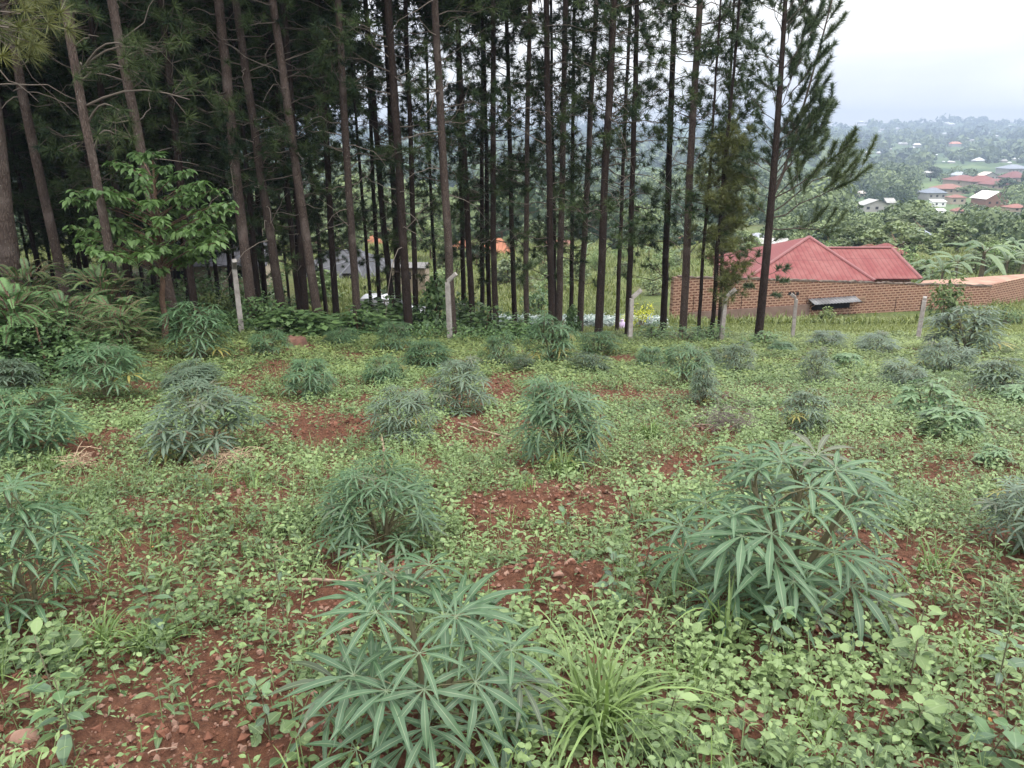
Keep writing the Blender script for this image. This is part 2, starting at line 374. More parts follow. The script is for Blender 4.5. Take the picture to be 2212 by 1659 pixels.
def brick_mat(name):
    m, N, L, b = mat_new(name)
    tc = N.new("ShaderNodeTexCoord"); sp = N.new("ShaderNodeSeparateXYZ"); cb = N.new("ShaderNodeCombineXYZ")
    L.new(tc.outputs["Object"], sp.inputs[0]); L.new(sp.outputs[0], cb.inputs[0]); L.new(sp.outputs[2], cb.inputs[1])
    wob = N.new("ShaderNodeTexNoise"); wob.inputs["Scale"].default_value = 3.0; L.new(cb.outputs[0], wob.inputs["Vector"])
    va = N.new("ShaderNodeVectorMath"); va.operation = 'MULTIPLY_ADD'; L.new(wob.outputs["Color"], va.inputs[0]); va.inputs[1].default_value = (0.06, 0.055, 0); L.new(cb.outputs[0], va.inputs[2])
    br = N.new("ShaderNodeTexBrick"); br.inputs["Scale"].default_value = 1.0
    br.inputs["Brick Width"].default_value = 0.40; br.inputs["Row Height"].default_value = 0.175; br.inputs["Mortar Size"].default_value = 0.050; br.inputs["Mortar Smooth"].default_value = 0.3
    br.inputs["Color1"].default_value = rgb((0.145, 0.060, 0.040)); br.inputs["Color2"].default_value = rgb((0.070, 0.026, 0.019)); br.inputs["Mortar"].default_value = rgb((0.31, 0.20, 0.14)); br.inputs["Bias"].default_value = -0.1
    L.new(va.outputs[0], br.inputs["Vector"])
    n = noise(N, L, 0.9, 5, tc.outputs["Object"], 0.6); n2 = noise(N, L, 9, 4, tc.outputs["Object"], 0.6)
    smear = mixf(N, L, rampf(N, L, n2, 0.5, 0.68), 0.75)
    c = mixrgb(N, L, smear, br.outputs["Color"], (0.225, 0.128, 0.088))
    c = mixrgb(N, L, mixf(N, L, rampf(N, L, n, 0.52, 0.75), 0.5), c, (0.14, 0.085, 0.06))
    zr = N.new("ShaderNodeMapRange"); zr.inputs[1].default_value = 2.15; zr.inputs[2].default_value = 2.5
    L.new(sp.outputs[2], zr.inputs[0])
    top = N.new("ShaderNodeMath"); top.operation = 'MULTIPLY'; L.new(zr.outputs[0], top.inputs[0]); L.new(rampf(N, L, n2, 0.35, 0.6), top.inputs[1])
    c = mixrgb(N, L, mixf(N, L, top.outputs[0], 0.75), c, (0.07, 0.055, 0.042))
    L.new(c, b.inputs["Base Color"]); b.inputs["Roughness"].default_value = 0.9; b.inputs["Specular IOR Level"].default_value = 0.2
    inv = N.new("ShaderNodeMath"); inv.operation = 'SUBTRACT'; inv.inputs[0].default_value = 1; L.new(br.outputs["Fac"], inv.inputs[1])
    bump(N, L, b, inv.outputs[0], 0.5, 0.02)
    return m
def tin_mat(name, c, axis=0, pitch=0.30, dirt=(0.32, 0.15, 0.12), rough=0.45):
    m, N, L, b = mat_new(name)
    tc = N.new("ShaderNodeTexCoord"); sp = N.new("ShaderNodeSeparateXYZ"); L.new(tc.outputs["Object"], sp.inputs[0])
    w = N.new("ShaderNodeMath"); w.operation = 'MULTIPLY'; w.inputs[1].default_value = 1.0 / pitch; L.new(sp.outputs[axis], w.inputs[0])
    fr = N.new("ShaderNodeMath"); fr.operation = 'FRACT'; L.new(w.outputs[0], fr.inputs[0])
    pp = N.new("ShaderNodeMath"); pp.operation = 'PINGPONG'; pp.inputs[1].default_value = 0.5; L.new(fr.outputs[0], pp.inputs[0])
    seam = rampf(N, L, pp.outputs[0], 0.13, 0.03)
    n = noise(N, L, 0.8, 6, tc.outputs["Object"], 0.6)
    base = mixrgb(N, L, rampf(N, L, n, 0.38, 0.68), c, dirt)
    b.inputs["Specular IOR Level"].default_value = 0.2
    col = mixrgb(N, L, mixf(N, L, seam, 0.55), base, tuple(x * 0.45 for x in c))
    L.new(col, b.inputs["Base Color"]); b.inputs["Roughness"].default_value = min(1.0, rough + 0.2); b.inputs["Specular IOR Level"].default_value = 0.2
    lz = N.new("ShaderNodeMath"); lz.operation = 'MULTIPLY'; lz.inputs[1].default_value = 0.95; L.new(sp.outputs[2], lz.inputs[0])
    lf_ = N.new("ShaderNodeMath"); lf_.operation = 'FRACT'; L.new(lz.outputs[0], lf_.inputs[0])
    n5 = noise(N, L, 2.6, 5, tc.outputs["Object"], 0.65)
    col = mixrgb(N, L, mixf(N, L, rampf(N, L, lf_.outputs[0], 0.06, 0.0), 0.4), col, tuple(x * 0.4 for x in c))
    col = mixrgb(N, L, mixf(N, L, rampf(N, L, n5, 0.55, 0.72), 0.3), col, tuple(x * 0.5 for x in c))
    L.new(col, b.inputs["Base Color"])
    bump(N, L, b, pp.outputs[0], 0.6, 0.04)
    return m

M = {}
M['ground'] = ground_mat()
M['cassava'] = leaf_mat("cassava_leaf", (0.035, 0.080, 0.036), (0.068, 0.130, 0.056), rib=(0.17, 0.215, 0.125), trans=0.22, rough=0.5, spec=0.45, objvar=0.12)
M['cassava_grey'] = leaf_mat("cassava_leaf_greyish", (0.052, 0.086, 0.052), (0.086, 0.124, 0.080), rib=(0.19, 0.22, 0.16), trans=0.2, rough=0.55, spec=0.4, objvar=0.12)
M['cassava_bright'] = leaf_mat("cassava_leaf_bright", (0.070, 0.135, 0.060), (0.125, 0.20, 0.092), rib=(0.22, 0.31, 0.16), trans=0.25, rough=0.5, objvar=0.1)
M['cassava_stem'] = leaf_mat("cassava_stem", (0.085, 0.075, 0.045), (0.13, 0.12, 0.06), trans=0, rough=0.7, objvar=0)
M['weed'] = leaf_mat("weed_leaf", (0.052, 0.090, 0.032), (0.178, 0.250, 0.095), trans=0.25, rough=0.5, objvar=0, island=0.5, rib=(0.17, 0.225, 0.10), ribw=0.10)
M['weed_far'] = leaf_mat("weed_leaf_far", (0.066, 0.100, 0.034), (0.190, 0.240, 0.082), trans=0.28, rough=0.6, objvar=0, island=0.5)
M['weed_dark'] = leaf_mat("dark_weed_leaf", (0.045, 0.075, 0.050), (0.095, 0.165, 0.065), trans=0.2, rough=0.4, objvar=0.1, island=0.6, rib=(0.16, 0.22, 0.12), ribw=0.08)
M['grass'] = leaf_mat("grass_blade", (0.075, 0.125, 0.035), (0.185, 0.265, 0.085), trans=0.3, rough=0.5, objvar=0.1, island=0.4)
M['grass_yellow'] = leaf_mat("grass_yellowish", (0.075, 0.105, 0.028), (0.175, 0.20, 0.060), trans=0.25, rough=0.6, objvar=0, island=0.5)
M['shrub'] = leaf_mat("shrub_leaf", (0.046, 0.090, 0.036), (0.125, 0.200, 0.070), trans=0.25, rough=0.5, objvar=0.2, island=0.5)
M['fern'] = leaf_mat("fern_leaf", (0.050, 0.105, 0.040), (0.120, 0.205, 0.072), trans=0.25, rough=0.55, objvar=0.2)
M['bright'] = leaf_mat("bright_tree_leaf", (0.050, 0.098, 0.038), (0.130, 0.215, 0.066), trans=0.3, rough=0.45, objvar=0.0, island=0.4, rib=(0.14, 0.24, 0.08), ribw=0.1)
M['needle'] = leaf_mat("pine_needle", (0.015, 0.031, 0.015), (0.062, 0.088, 0.030), trans=0.06, rough=0.65, spec=0.15, objvar=0.25)
M['needle_olive'] = leaf_mat("pine_needle_olive", (0.060, 0.082, 0.026), (0.15, 0.160, 0.050), trans=0.2, rough=0.5, objvar=0.1)
M['needle_dark'] = leaf_mat("pine_needle_fresh", (0.032, 0.060, 0.032), (0.080, 0.105, 0.040), trans=0.15, rough=0.5, objvar=0.1)
M['twig'] = leaf_mat("pine_twig", (0.045, 0.033, 0.025), (0.16, 0.135, 0.11), trans=0, rough=0.9, objvar=0)
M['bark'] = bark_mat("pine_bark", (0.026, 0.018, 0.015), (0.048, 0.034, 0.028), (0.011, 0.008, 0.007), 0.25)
M['bark_pale_lit'] = bark_mat("pale_lit_pine_bark", (0.062, 0.046, 0.038), (0.105, 0.079, 0.066), (0.028, 0.020, 0.017))  # paler pine bark: own variation plus light on the front trunks put into colour
M['bark_thin'] = bark_mat("smooth_brown_bark", (0.15, 0.095, 0.065), (0.20, 0.13, 0.09), (0.09, 0.055, 0.04))
M['tree'] = leaf_mat("valley_tree_leaf", (0.050, 0.080, 0.034), (0.165, 0.205, 0.085), trans=0.2, rough=0.6, objvar=0.3, island=0.5)
M['woods'] = leaf_mat("far_wood_leaf", (0.022, 0.044, 0.020), (0.135, 0.175, 0.070), trans=0.15, rough=0.7, objvar=0.0, island=0.25)
M['banana'] = leaf_mat("banana_leaf", (0.060, 0.105, 0.042), (0.135, 0.190, 0.088), rib=(0.24, 0.29, 0.16), ribw=0.09, trans=0.3, rough=0.45, objvar=0.2)
M['banana_stem'] = plain_mat("banana_stem", (0.12, 0.10, 0.055), (0.06, 0.05, 0.03), 5, 0.8)
M['yellow_leaf'] = leaf_mat("yellow_leaf", (0.24, 0.29, 0.02), (0.60, 0.58, 0.03), trans=0.25, rough=0.6, objvar=0, island=0.4)
M['concrete'] = plain_mat("post_concrete", (0.33, 0.31, 0.285), (0.19, 0.17, 0.155), 7, 0.9, bmp=0.25)
M['brick'] = brick_mat("clay_brick")
M['plaster'] = plain_mat("rough_plinth_plaster", (0.19, 0.13, 0.105), (0.135, 0.09, 0.072), 2.0, 0.95, bmp=0.2)
M['coping'] = plain_mat("weathered_mortar_cap", (0.115, 0.085, 0.065), (0.05, 0.038, 0.03), 4, 0.95, bmp=0.3)
M['dark'] = plain_mat("dark_opening", (0.014, 0.012, 0.012), None, 5, 0.9)
M['rust'] = plain_mat("rusty_iron", (0.06, 0.028, 0.02), None, 12, 0.9)
M['wood'] = plain_mat("weathered_timber", (0.30, 0.19, 0.13), (0.19, 0.12, 0.08), 4, 0.85, stretch=(0.3, 1, 6))
M['red_front'] = tin_mat("red_sheet_roof", (0.135, 0.028, 0.027), 0, 0.36, (0.175, 0.062, 0.055))
M['red_side'] = tin_mat("red_sheet_roof_side", (0.130, 0.026, 0.026), 1, 0.36, (0.145, 0.040, 0.038))
M['red_cap'] = plain_mat("red_ridge_cap", (0.15, 0.040, 0.038), (0.11, 0.028, 0.027), 3, 0.5)
M['tin_old'] = tin_mat("weathered_tin", (0.29, 0.18, 0.13), 1, 0.9, (0.20, 0.10, 0.07), 0.6)
M['tin_grey'] = tin_mat("grey_tin", (0.18, 0.18, 0.185), 0, 0.13, (0.085, 0.08, 0.08), 0.5)
M['stone'] = plain_mat("field_stone", (0.22, 0.135, 0.10), (0.14, 0.075, 0.053), 9, 0.95, bmp=0.4)
M['clod'] = plain_mat("earth_clod", (0.14, 0.060, 0.037), (0.09, 0.037, 0.023), 14, 0.97, bmp=0.4)
M['stick'] = plain_mat("dry_stick", (0.33, 0.24, 0.175), (0.18, 0.12, 0.085), 14, 0.9, bmp=0.3)
M['straw'] = plain_mat("dry_straw", (0.40, 0.30, 0.20), (0.25, 0.17, 0.11), 10, 0.9)
M['roadsoil'] = plain_mat("road_earth", (0.17, 0.085, 0.058), (0.125, 0.062, 0.040), 1.2, 0.97, bmp=0.2, detail=8)
M['stump'] = plain_mat("old_stump_wood", (0.17, 0.085, 0.06), (0.085, 0.045, 0.032), 6, 0.95, bmp=0.6, stretch=(1, 1, 0.15))
M['flower_white'] = plain_mat("white_petal", (0.75, 0.75, 0.68), None, 20, 0.6)
M['flower_yellow'] = plain_mat("yellow_flower", (0.62, 0.42, 0.03), None, 20, 0.6)
M['dead_leaf'] = leaf_mat("dead_orange_leaf", (0.28, 0.10, 0.035), (0.42, 0.20, 0.06), trans=0.1, rough=0.7, objvar=0)
def flat(name, c, rough=0.8, c2=None, scale=1.5): return plain_mat(name, c, c2 or tuple(x * 0.85 for x in c), scale, rough)

# ------------------------------------------------------------------ the ground: one sheet to the horizon
def build_ground():
    ys = [-25, -18, -12, -8, -5, -3, -2, -1.2, -0.6, -0.1, 0.35, 0.7]
    y = 0.9
    while y < 3660:
        ys.append(y); y += max(0.02, 0.0125 * y)
    ys.append(3700)
    ys = np.array(ys); t = np.linspace(-1, 1, 521); t = 0.72 * t + 0.28 * t ** 3
    X = t[None, :] * (3.0 + 1.45 * np.maximum(ys, 0)[:, None] + 9 * (ys[:, None] < 0.9) ); Y = np.broadcast_to(ys[:, None], X.shape)
    X = np.where(ys[:, None] < 0.9, t[None, :] * 4.3, X)
    X = np.clip(X, -3900, 3900)
    Z = G(X, Y)
    far_rough = sstep(500, 900, Y)
    Z = Z + far_rough * (fbm(X / 13, Y / 22, 71, 3) - 0.5) * 9
    V = np.stack([X, Y, Z], -1).reshape(-1, 3)
    nr, nc = X.shape
    i = np.arange(nr - 1)[:, None] * nc; j = np.arange(nc - 1)[None, :]
    F = np.stack([i + j, i + j + 1, i + nc + j + 1, i + nc + j], -1).reshape(-1, 4)
    grass = np.clip(sstep(26.5, 29, Y + 1.2 * (fbm(X * .5, Y * .5, 81, 3) - .5) * 4) * (0.75 + 0.5 * (fbm(X * .15, Y * .15, 82, 3) - .3)), 0, 1)
    # fallen needles under the pines
    lit = sstep(20, 24, Y) * np.maximum((1 - sstep(40, 60, Y)) * (1 - sstep(1.0, 4.5, X - 0.02 * Y)), (1 - sstep(75, 95, Y)) * (1 - sstep(-0.34, -0.28, X / np.maximum(Y, 1)))) * 0.8
    far = sstep(130, 420, Y)
    lf = np.stack([grass, lit, far], -1).reshape(-1, 3)
    b = MB(); b.add(V, F, 0, lf)
    tag(b.build("ground", M['ground']), "red earth field sloping down to a green valley and hazy hills", "ground", kind="structure")
build_ground()

def sheet(name, pts, width, mat, label, cat, lift=0.05):
    """a strip laid on the ground along pts"""
    pts = np.array(pts, float); n = 60
    s = np.linspace(0, len(pts) - 1, n)
    P = np.stack([np.interp(s, np.arange(len(pts)), pts[:, k]) for k in (0, 1)], -1)
    d = unit(np.gradient(P, axis=0)); nrm = np.stack([-d[:, 1], d[:, 0]], -1)
    cols = np.linspace(-1, 1, 7); V = []
    for c in cols:
        wv = width / 2 * (1 + 0.25 * (fbm(s * 1.3 + c * 5, s * 0 + 3, 91, 2) - 0.5))
        Q = P + nrm * (c * wv)[:, None]
        V.append(np.concatenate([Q, (G(Q[:, 0], Q[:, 1]) + lift - 0.09 * (abs(c) > 0.95))[:, None]], 1))
    V = np.stack(V, 1).reshape(-1, 3); k = len(cols)
    i = np.arange(n - 1)[:, None] * k; j = np.arange(k - 1)[None, :]
    b = MB(); b.add(V, np.stack([i + j, i + j + 1, i + k + j + 1, i + k + j], -1).reshape(-1, 4))
    return tag(b.build(name, mat), label, cat, kind="structure")
sheet("dirt_road", [(-30, 41), (-14, 39.5), (-5, 36), (4, 33.0), (10, 31.0), (22, 29.5)], 3.4, M['roadsoil'], "narrow red dirt road running between the pines and the brick compound", "road", 0.05)

# ------------------------------------------------------------------ leaf templates and low weeds (stuff)
# ovate leaf: along +y, blade up +z, length 1
LEAF_V = np.array([[0, 0, 0], [-.22, .22, .05], [0, .24, -.01], [.22, .22, .05], [-.30, .5, .05], [0, .52, -.02], [.30, .5, .05], [-.18, .78, .01], [0, .8, -.05], [.18, .78, .01], [0, 1.04, -.14]], float)
LEAF_Q = np.array([[1, 2, 5, 4], [2, 3, 6, 5], [4, 5, 8, 7], [5, 6, 9, 8]])
LEAF_T = np.array([[0, 2, 1], [0, 3, 2], [7, 8, 10], [8, 9, 10]])
LEAF_LF = np.array([[0, .2, 0], [-1, .4, 0], [0, .4, 0], [1, .4, 0], [-1, .6, 0], [0, .6, 0], [1, .6, 0], [-1, .8, 0], [0, .8, 0], [1, .8, 0], [0, 1, 0]], float)
LEAF_LF[:, 1] = 0.5
MID_V = np.array([[0, 0, 0], [-.27, .5, .06], [0, .55, -.02], [.27, .5, .06], [0, 1.02, -.1]], float)
MID_F = np.array([[0, 2, 1], [0, 3, 2], [1, 2, 4], [2, 3, 4]])
MID_LF = np.array([[.3, .5, 0], [-1, .5, 0], [.3, .5, 0], [1, .5, 0], [.3, .5, 0]], float)
FAR_V = np.array([[0, 0, 0], [-.28, .5, .03], [.28, .5, .03], [0, 1.0, -.08]], float)
FAR_F = np.array([[0, 2, 3, 1]])
def leaf_frames(az, pitch, roll, size, wide=1.0):
    """columns: across, along, normal.  az azimuth of the leaf, pitch above the horizon"""
    along = np.stack([np.cos(az) * np.cos(pitch), np.sin(az) * np.cos(pitch), np.sin(pitch)], -1)
    side = np.stack([-np.sin(az), np.cos(az), 0 * az], -1); side = -side
    nor = np.cross(side, along)
    c, s_ = np.cos(roll)[:, None], np.sin(roll)[:, None]
    sd2 = side * c + nor * s_; nr2 = -side * s_ + nor * c
    size = np.broadcast_to(size, az.shape)[:, None]
    return np.stack([sd2 * size * wide, along * size, nr2 * size], -1)
def scatter(n, y0, y1, xs=0.95, power=1.0):
    y = y0 + (y1 - y0) * rng.random(n) ** power
    x = (rng.random(n) * 2 - 1) * (xs * y + 1.2)
    return x, y
def weeds_at(b, x, y, kind):
    """low weeds at points x, y: opposite pairs of leaves up a short stem"""
    n = len(x); z = G(x, y)
    vig = rng.random(n)
    ptint = np.clip(0.45 + 0.75 * (fbm(x * 1.1, y * 1.1, 101, 3) - 0.5) * 2 + 0.2 * rng.normal(size=n), 0, 1)
    if kind == 'near': nl, smin, smax, hmax = 9, .020, .064, .15
    elif kind == 'tall': nl, smin, smax, hmax = 8, .026, .066, .27
    elif kind == 'tiny': nl, smin, smax, hmax = 5, .014, .030, .035
    elif kind == 'mid': nl, smin, smax, hmax = 7, .038, .078, .13
    else: nl, smin, smax, hmax = 6, .06, .125, .14
    idx = np.repeat(np.arange(n), nl); lev = np.tile(np.arange(nl) // 2, n); side = np.tile(np.arange(nl) % 2, n)
    base = rng.random(n) * 2 * pi
    az = base[idx] + side * pi + lev * (pi / 2) + rng.normal(size=n * nl) * 0.3
    sp_ = vnoise(x * 1.3 + 9, y * 1.3, 151) * 0.5 + 0.5 * rng.random(n)      # which weed: narrow, oval or broad leaved
    wsp = np.where(sp_ < 0.38, 0.5, np.where(sp_ < 0.62, 0.95, 1.3)); zsp = np.where(sp_ < 0.38, 1.25, np.where(sp_ < 0.62, 0.8, 0.95)); tsp = np.where(sp_ < 0.38, -0.22, np.where(sp_ < 0.62, 0.12, -0.02))
    ptint = np.clip(ptint + tsp - (0.3 if kind == 'tall' else 0), 0, 1)
    size = zsp[idx] * (smin + (smax - smin) * vig[idx] ** 1.6) * (1.1 - 0.13 * lev) * (0.75 + 0.5 * rng.random(n * nl))
    H = (0.25 + vig) * hmax
    h = H[idx] * (lev + 0.6) / (nl / 2) + 0.004
    pitch = rng.normal(size=n * nl) * 0.25 + 0.02 + 0.10 * lev
    lean = rng.normal(size=(n, 2)) * 0.25
    off = size * 0.35
    L_ = np.stack([x[idx] + lean[idx, 0] * h + np.cos(az) * off, y[idx] + lean[idx, 1] * h + np.sin(az) * off, z[idx] + h], -1)
    Mx = leaf_frames(az, pitch, rng.normal(size=n * nl) * 0.3, size, (wsp[idx] * (0.85 + 0.3 * rng.random(n * nl)))[:, None])
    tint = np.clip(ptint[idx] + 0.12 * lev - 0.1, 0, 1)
    if kind in ('near', 'tall'):
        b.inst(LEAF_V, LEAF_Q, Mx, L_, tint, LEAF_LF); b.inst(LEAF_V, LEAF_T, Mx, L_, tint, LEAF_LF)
        st = np.stack([np.array([-.002, 0, 0]), np.array([.002, 0, 0]), np.array([.0015, 0, 1]), np.array([-.0015, 0, 1])])
        MM = np.zeros((n, 3, 3)); MM[:, 0, 0] = 1; MM[:, 1, 1] = 1; MM[:, 0, 2] = lean[:, 0] * H; MM[:, 1, 2] = lean[:, 1] * H; MM[:, 2, 2] = H
        b.inst(st, np.array([[0, 1, 2, 3]]), MM, np.stack([x, y, z], -1), ptint * 0.4)
    elif kind in ('mid', 'tiny'):
        b.inst(MID_V, MID_F, Mx, L_, tint, MID_LF)
    else:
        b.inst(FAR_V, FAR_F, Mx, L_, tint)
def blades_at(b, x, y, hmin, hmax, w, per, spread=0.06, seg=4, droop=0.6, tint0=0.5, z=None, lmin=0.15):
    n = len(x)
    if z is None: z = G(x, y)
    idx = np.repeat(np.arange(n), per); k = n * per
    az = rng.random(k) * 2 * pi; h = hmin + (hmax - hmin) * rng.random(k)
    lean = lmin + 0.75 * rng.random(k)
    bx = x[idx] + rng.normal(size=k) * spread; by = y[idx] + rng.normal(size=k) * spread; bz = z[idx] - 0.01
    t = np.linspace(0, 1, seg + 1)
    d = np.stack([np.cos(az), np.sin(az)], -1)
    r = h[:, None] * lean[:, None] * (t[None] ** 1.5)
    zz = h[:, None] * (t[None] * (1 - 0.15 * lean[:, None]) - droop * lean[:, None] * t[None] ** 2.6)
    P = np.stack([bx[:, None] + d[:, :1] * r, by[:, None] + d[:, 1:] * r, bz[:, None] + zz], -1)
    sd_ = np.stack([-d[:, 1], d[:, 0], 0 * az], -1)
    ww = w * (0.6 + 0.8 * rng.random(k))[:, None] * np.array([0.7, 1, 0.9, 0.6, 0.06] if seg == 4 else list(np.linspace(1, 0.06, seg + 1)))[None]
    Lf = P - sd_[:, None] * ww[..., None]; Rt = P + sd_[:, None] * ww[..., None]
    V = np.stack([Lf, Rt], 2).reshape(k, -1, 3)
    f = np.array([[2 * i, 2 * i + 1, 2 * i + 3, 2 * i + 2] for i in range(seg)])
    F = (f[None] + (np.arange(k) * 2 * (seg + 1))[:, None, None]).reshape(-1, 4)
    lf = np.zeros((k, 2 * (seg + 1), 3)); lf[..., 2] = np.clip(tint0 + 0.25 * rng.normal(size=k), 0, 1)[:, None]
    b.add(V.reshape(-1, 3), F, 0, lf.reshape(-1, 3))

def build_weeds():
    b = MB()
    def put(n, y0, y1, kind, keep_bare, power=1.0, xs=0.95):
        x, y = scatter(n, y0, y1, xs, power)
        m = soil_mask(x, y)
        patch = sstep(0.28, 0.5, fbm(x * 1.6, y * 1.6, 111, 3))
        p = (1 - m) * (0.42 + 0.58 * patch) + m * keep_bare
        k = rng.random(n) < p
        weeds_at(b, x[k], y[k], kind)
    put(7600, 1.4, 5.0, 'near', 0.04, 0.8)
    put(11500, 4.5, 9.0, 'near', 0.05, 0.9)
    put(520, 1.7, 9.0, 'tall', 0.25)
    put(9000, 1.5, 6.0, 'tiny', 0.30)
    put(12000, 5.0, 12.0, 'tiny', 0.30)
    put(30000, 8.0, 15.5, 'mid', 0.08)
    b2 = MB()
    def put2(n, y0, y1, keep_bare, xs=0.95):
        x, y = scatter(n, y0, y1, xs, 0.75)
        m = soil_mask(x, y); k = rng.random(n) < (1 - m) * (0.5 + 0.5 * sstep(0.3, 0.5, fbm(x, y, 112, 3))) + m * keep_bare
        weeds_at(b2, x[k], y[k], 'far')
    put2(66000, 13, 31, 0.12)
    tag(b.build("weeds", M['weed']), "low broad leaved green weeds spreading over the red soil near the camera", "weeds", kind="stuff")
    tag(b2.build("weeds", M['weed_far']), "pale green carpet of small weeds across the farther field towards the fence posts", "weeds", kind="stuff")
    g = MB()
    x, y = scatter(2600, 1.6, 14); k = (soil_mask(x, y) < 0.7) & (fbm(x * .7, y * .7, 121, 3) > 0.46)
    blades_at(g, x[k], y[k], .06, .22, .003, 9, 0.04)
    x, y = scatter(2600, 12, 30); k = (fbm(x * .4, y * .4, 122, 3) > 0.45)
    blades_at(g, x[k], y[k], .10, .30, .006, 7, 0.12, seg=3)
    tag(g.build("grass", M['grass']), "thin green grass sprouting among the field weeds", "grass", kind="stuff")
    g2 = MB()
    # rough grass beyond the fence
    x = rng.random(12000) * 42 - 8; y = 27.5 + rng.random(12000) * 21; k = x > (-1 + (y - 27) * 0.05) ; x, y = x[k], y[k]
    blades_at(g2, x, y, .08, .26, .016, 9, 0.25, seg=3, tint0=0.6)
    n = 15000; y = 44 + 90 * rng.random(n) ** 1.4; x = (rng.random(n) * 2 - 1) * 0.8 * y
    k = ~((np.abs(x - 20.5) < 11) & (y > 46) & (y < 66)) & ~((x < -0.27 * y) & (y < 80))
    blades_at(g2, x[k], y[k], .35, .95, .05, 7, 0.5, seg=3, tint0=0.5)
    tag(g2.build("grass", M['grass_yellow']), "rough yellow green grass on the slope below the fence and round the houses", "grass", kind="stuff")
build_weeds()

def build_pebbles():
    b = MB()
    ico = np.array([[0, 0, 1], [.9, 0, .1], [.25, .85, -.1], [-.7, .5, .15], [-.75, -.5, -.1], [.3, -.9, .1], [0, 0, -.8]], float)
    f = np.array([[0, 1, 2], [0, 2, 3], [0, 3, 4], [0, 4, 5], [0, 5, 1], [6, 2, 1], [6, 3, 2], [6, 4, 3], [6, 5, 4], [6, 1, 5]])
    def put(n, y0, y1, smin, smax, mat):
        x, y = scatter(n, y0, y1, 0.8, 0.9); m = soil_mask(x, y); k = rng.random(n) < 0.10 + 0.90 * m; x, y = x[k], y[k]
        s = smin + (smax - smin) * rng.random(len(x)) ** 2.5
        Mx = frames(randunit(len(x))) * (s[:, None, None] * (0.7 + 0.6 * rng.random((len(x), 1, 3))))
        b.inst(ico, f, Mx, np.stack([x, y, G(x, y) + s * 0.35], -1), mat=mat, smooth=False)
    put(12000, 1.6, 6, .004, .020, 0); put(7000, 5, 13, .006, .03, 0)
    put(16000, 1.5, 7, .004, .026, 1); put(12000, 6, 16, .008, .04, 1)
    tag(b.build("pebbles", [M['stone'], M['clod']]), "loose pebbles and crumbled earth clods on the bare red soil", "pebbles", kind="stuff")
build_pebbles()

# ------------------------------------------------------------------ cassava
def leaflets(b, p, n, e1, L, nlo, wid, seg, g, tint, droop, mat=0, span=2.55):
    """one hand-shaped leaf: slim leaflets fanned round the stalk tip p"""
    e2 = np.cross(n, e1); k = nlo
    ph = np.linspace(-span, span, k) + g.normal(size=k) * 0.07
    ln = L * (1.0 - 0.32 * (np.abs(ph) / span) ** 1.6) * (0.9 + 0.2 * g.random(k))
    d = np.cos(ph)[:, None] * e1 + np.sin(ph)[:, None] * e2
    t = np.linspace(0, 1, seg + 1)
    dr = droop * (0.7 + 0.6 * g.random(k))
    pos = p + d[:, None, :] * (ln[:, None] * t[None])[..., None] + n * (ln[:, None] * 0.10 * np.sin(t * pi)[None])[..., None]
    pos[..., 2] -= ln[:, None] * dr[:, None] * t[None] ** 2
    tang = unit(np.gradient(pos, axis=1)); side = unit(np.cross(np.broadcast_to(n, tang.shape), tang)); nn = np.cross(tang, side)
    prof = np.clip(np.sin(pi * np.clip(t, 0, 1) ** 0.85) ** 0.9, 0.03, 1) * (0.35 + 0.65 * sstep(0, 0.45, t)); prof[0] = 0.08; prof[-1] = 0.02
    w = ln[:, None] * wid * prof[None] * (1 + 0.10 * g.normal(size=(k, seg + 1)))
    A = pos - side * w[..., None] + nn * (0.28 * w)[..., None]; B = pos; C = pos + side * w[..., None] + nn * (0.28 * w)[..., None]
    V = np.stack([A, B, C], 2).reshape(k, -1, 3)
    f = []
    for i in range(seg): f += [[3 * i, 3 * i + 1, 3 * i + 4, 3 * i + 3], [3 * i + 1, 3 * i + 2, 3 * i + 5, 3 * i + 4]]
    F = (np.array(f)[None] + (np.arange(k) * 3 * (seg + 1))[:, None, None]).reshape(-1, 4)
    lf = np.zeros((k, seg + 1, 3, 3)); lf[..., 0] = np.array([-1, 0, 1]); lf[..., 1] = t[None, :, None]; lf[..., 2] = (np.clip(tint + 0.1 * g.normal(size=k), 0, 1) if 0 <= tint <= 1 else np.full(k, tint))[:, None, None]
    b.add(V.reshape(-1, 3), F, mat, lf.reshape(-1, 3))
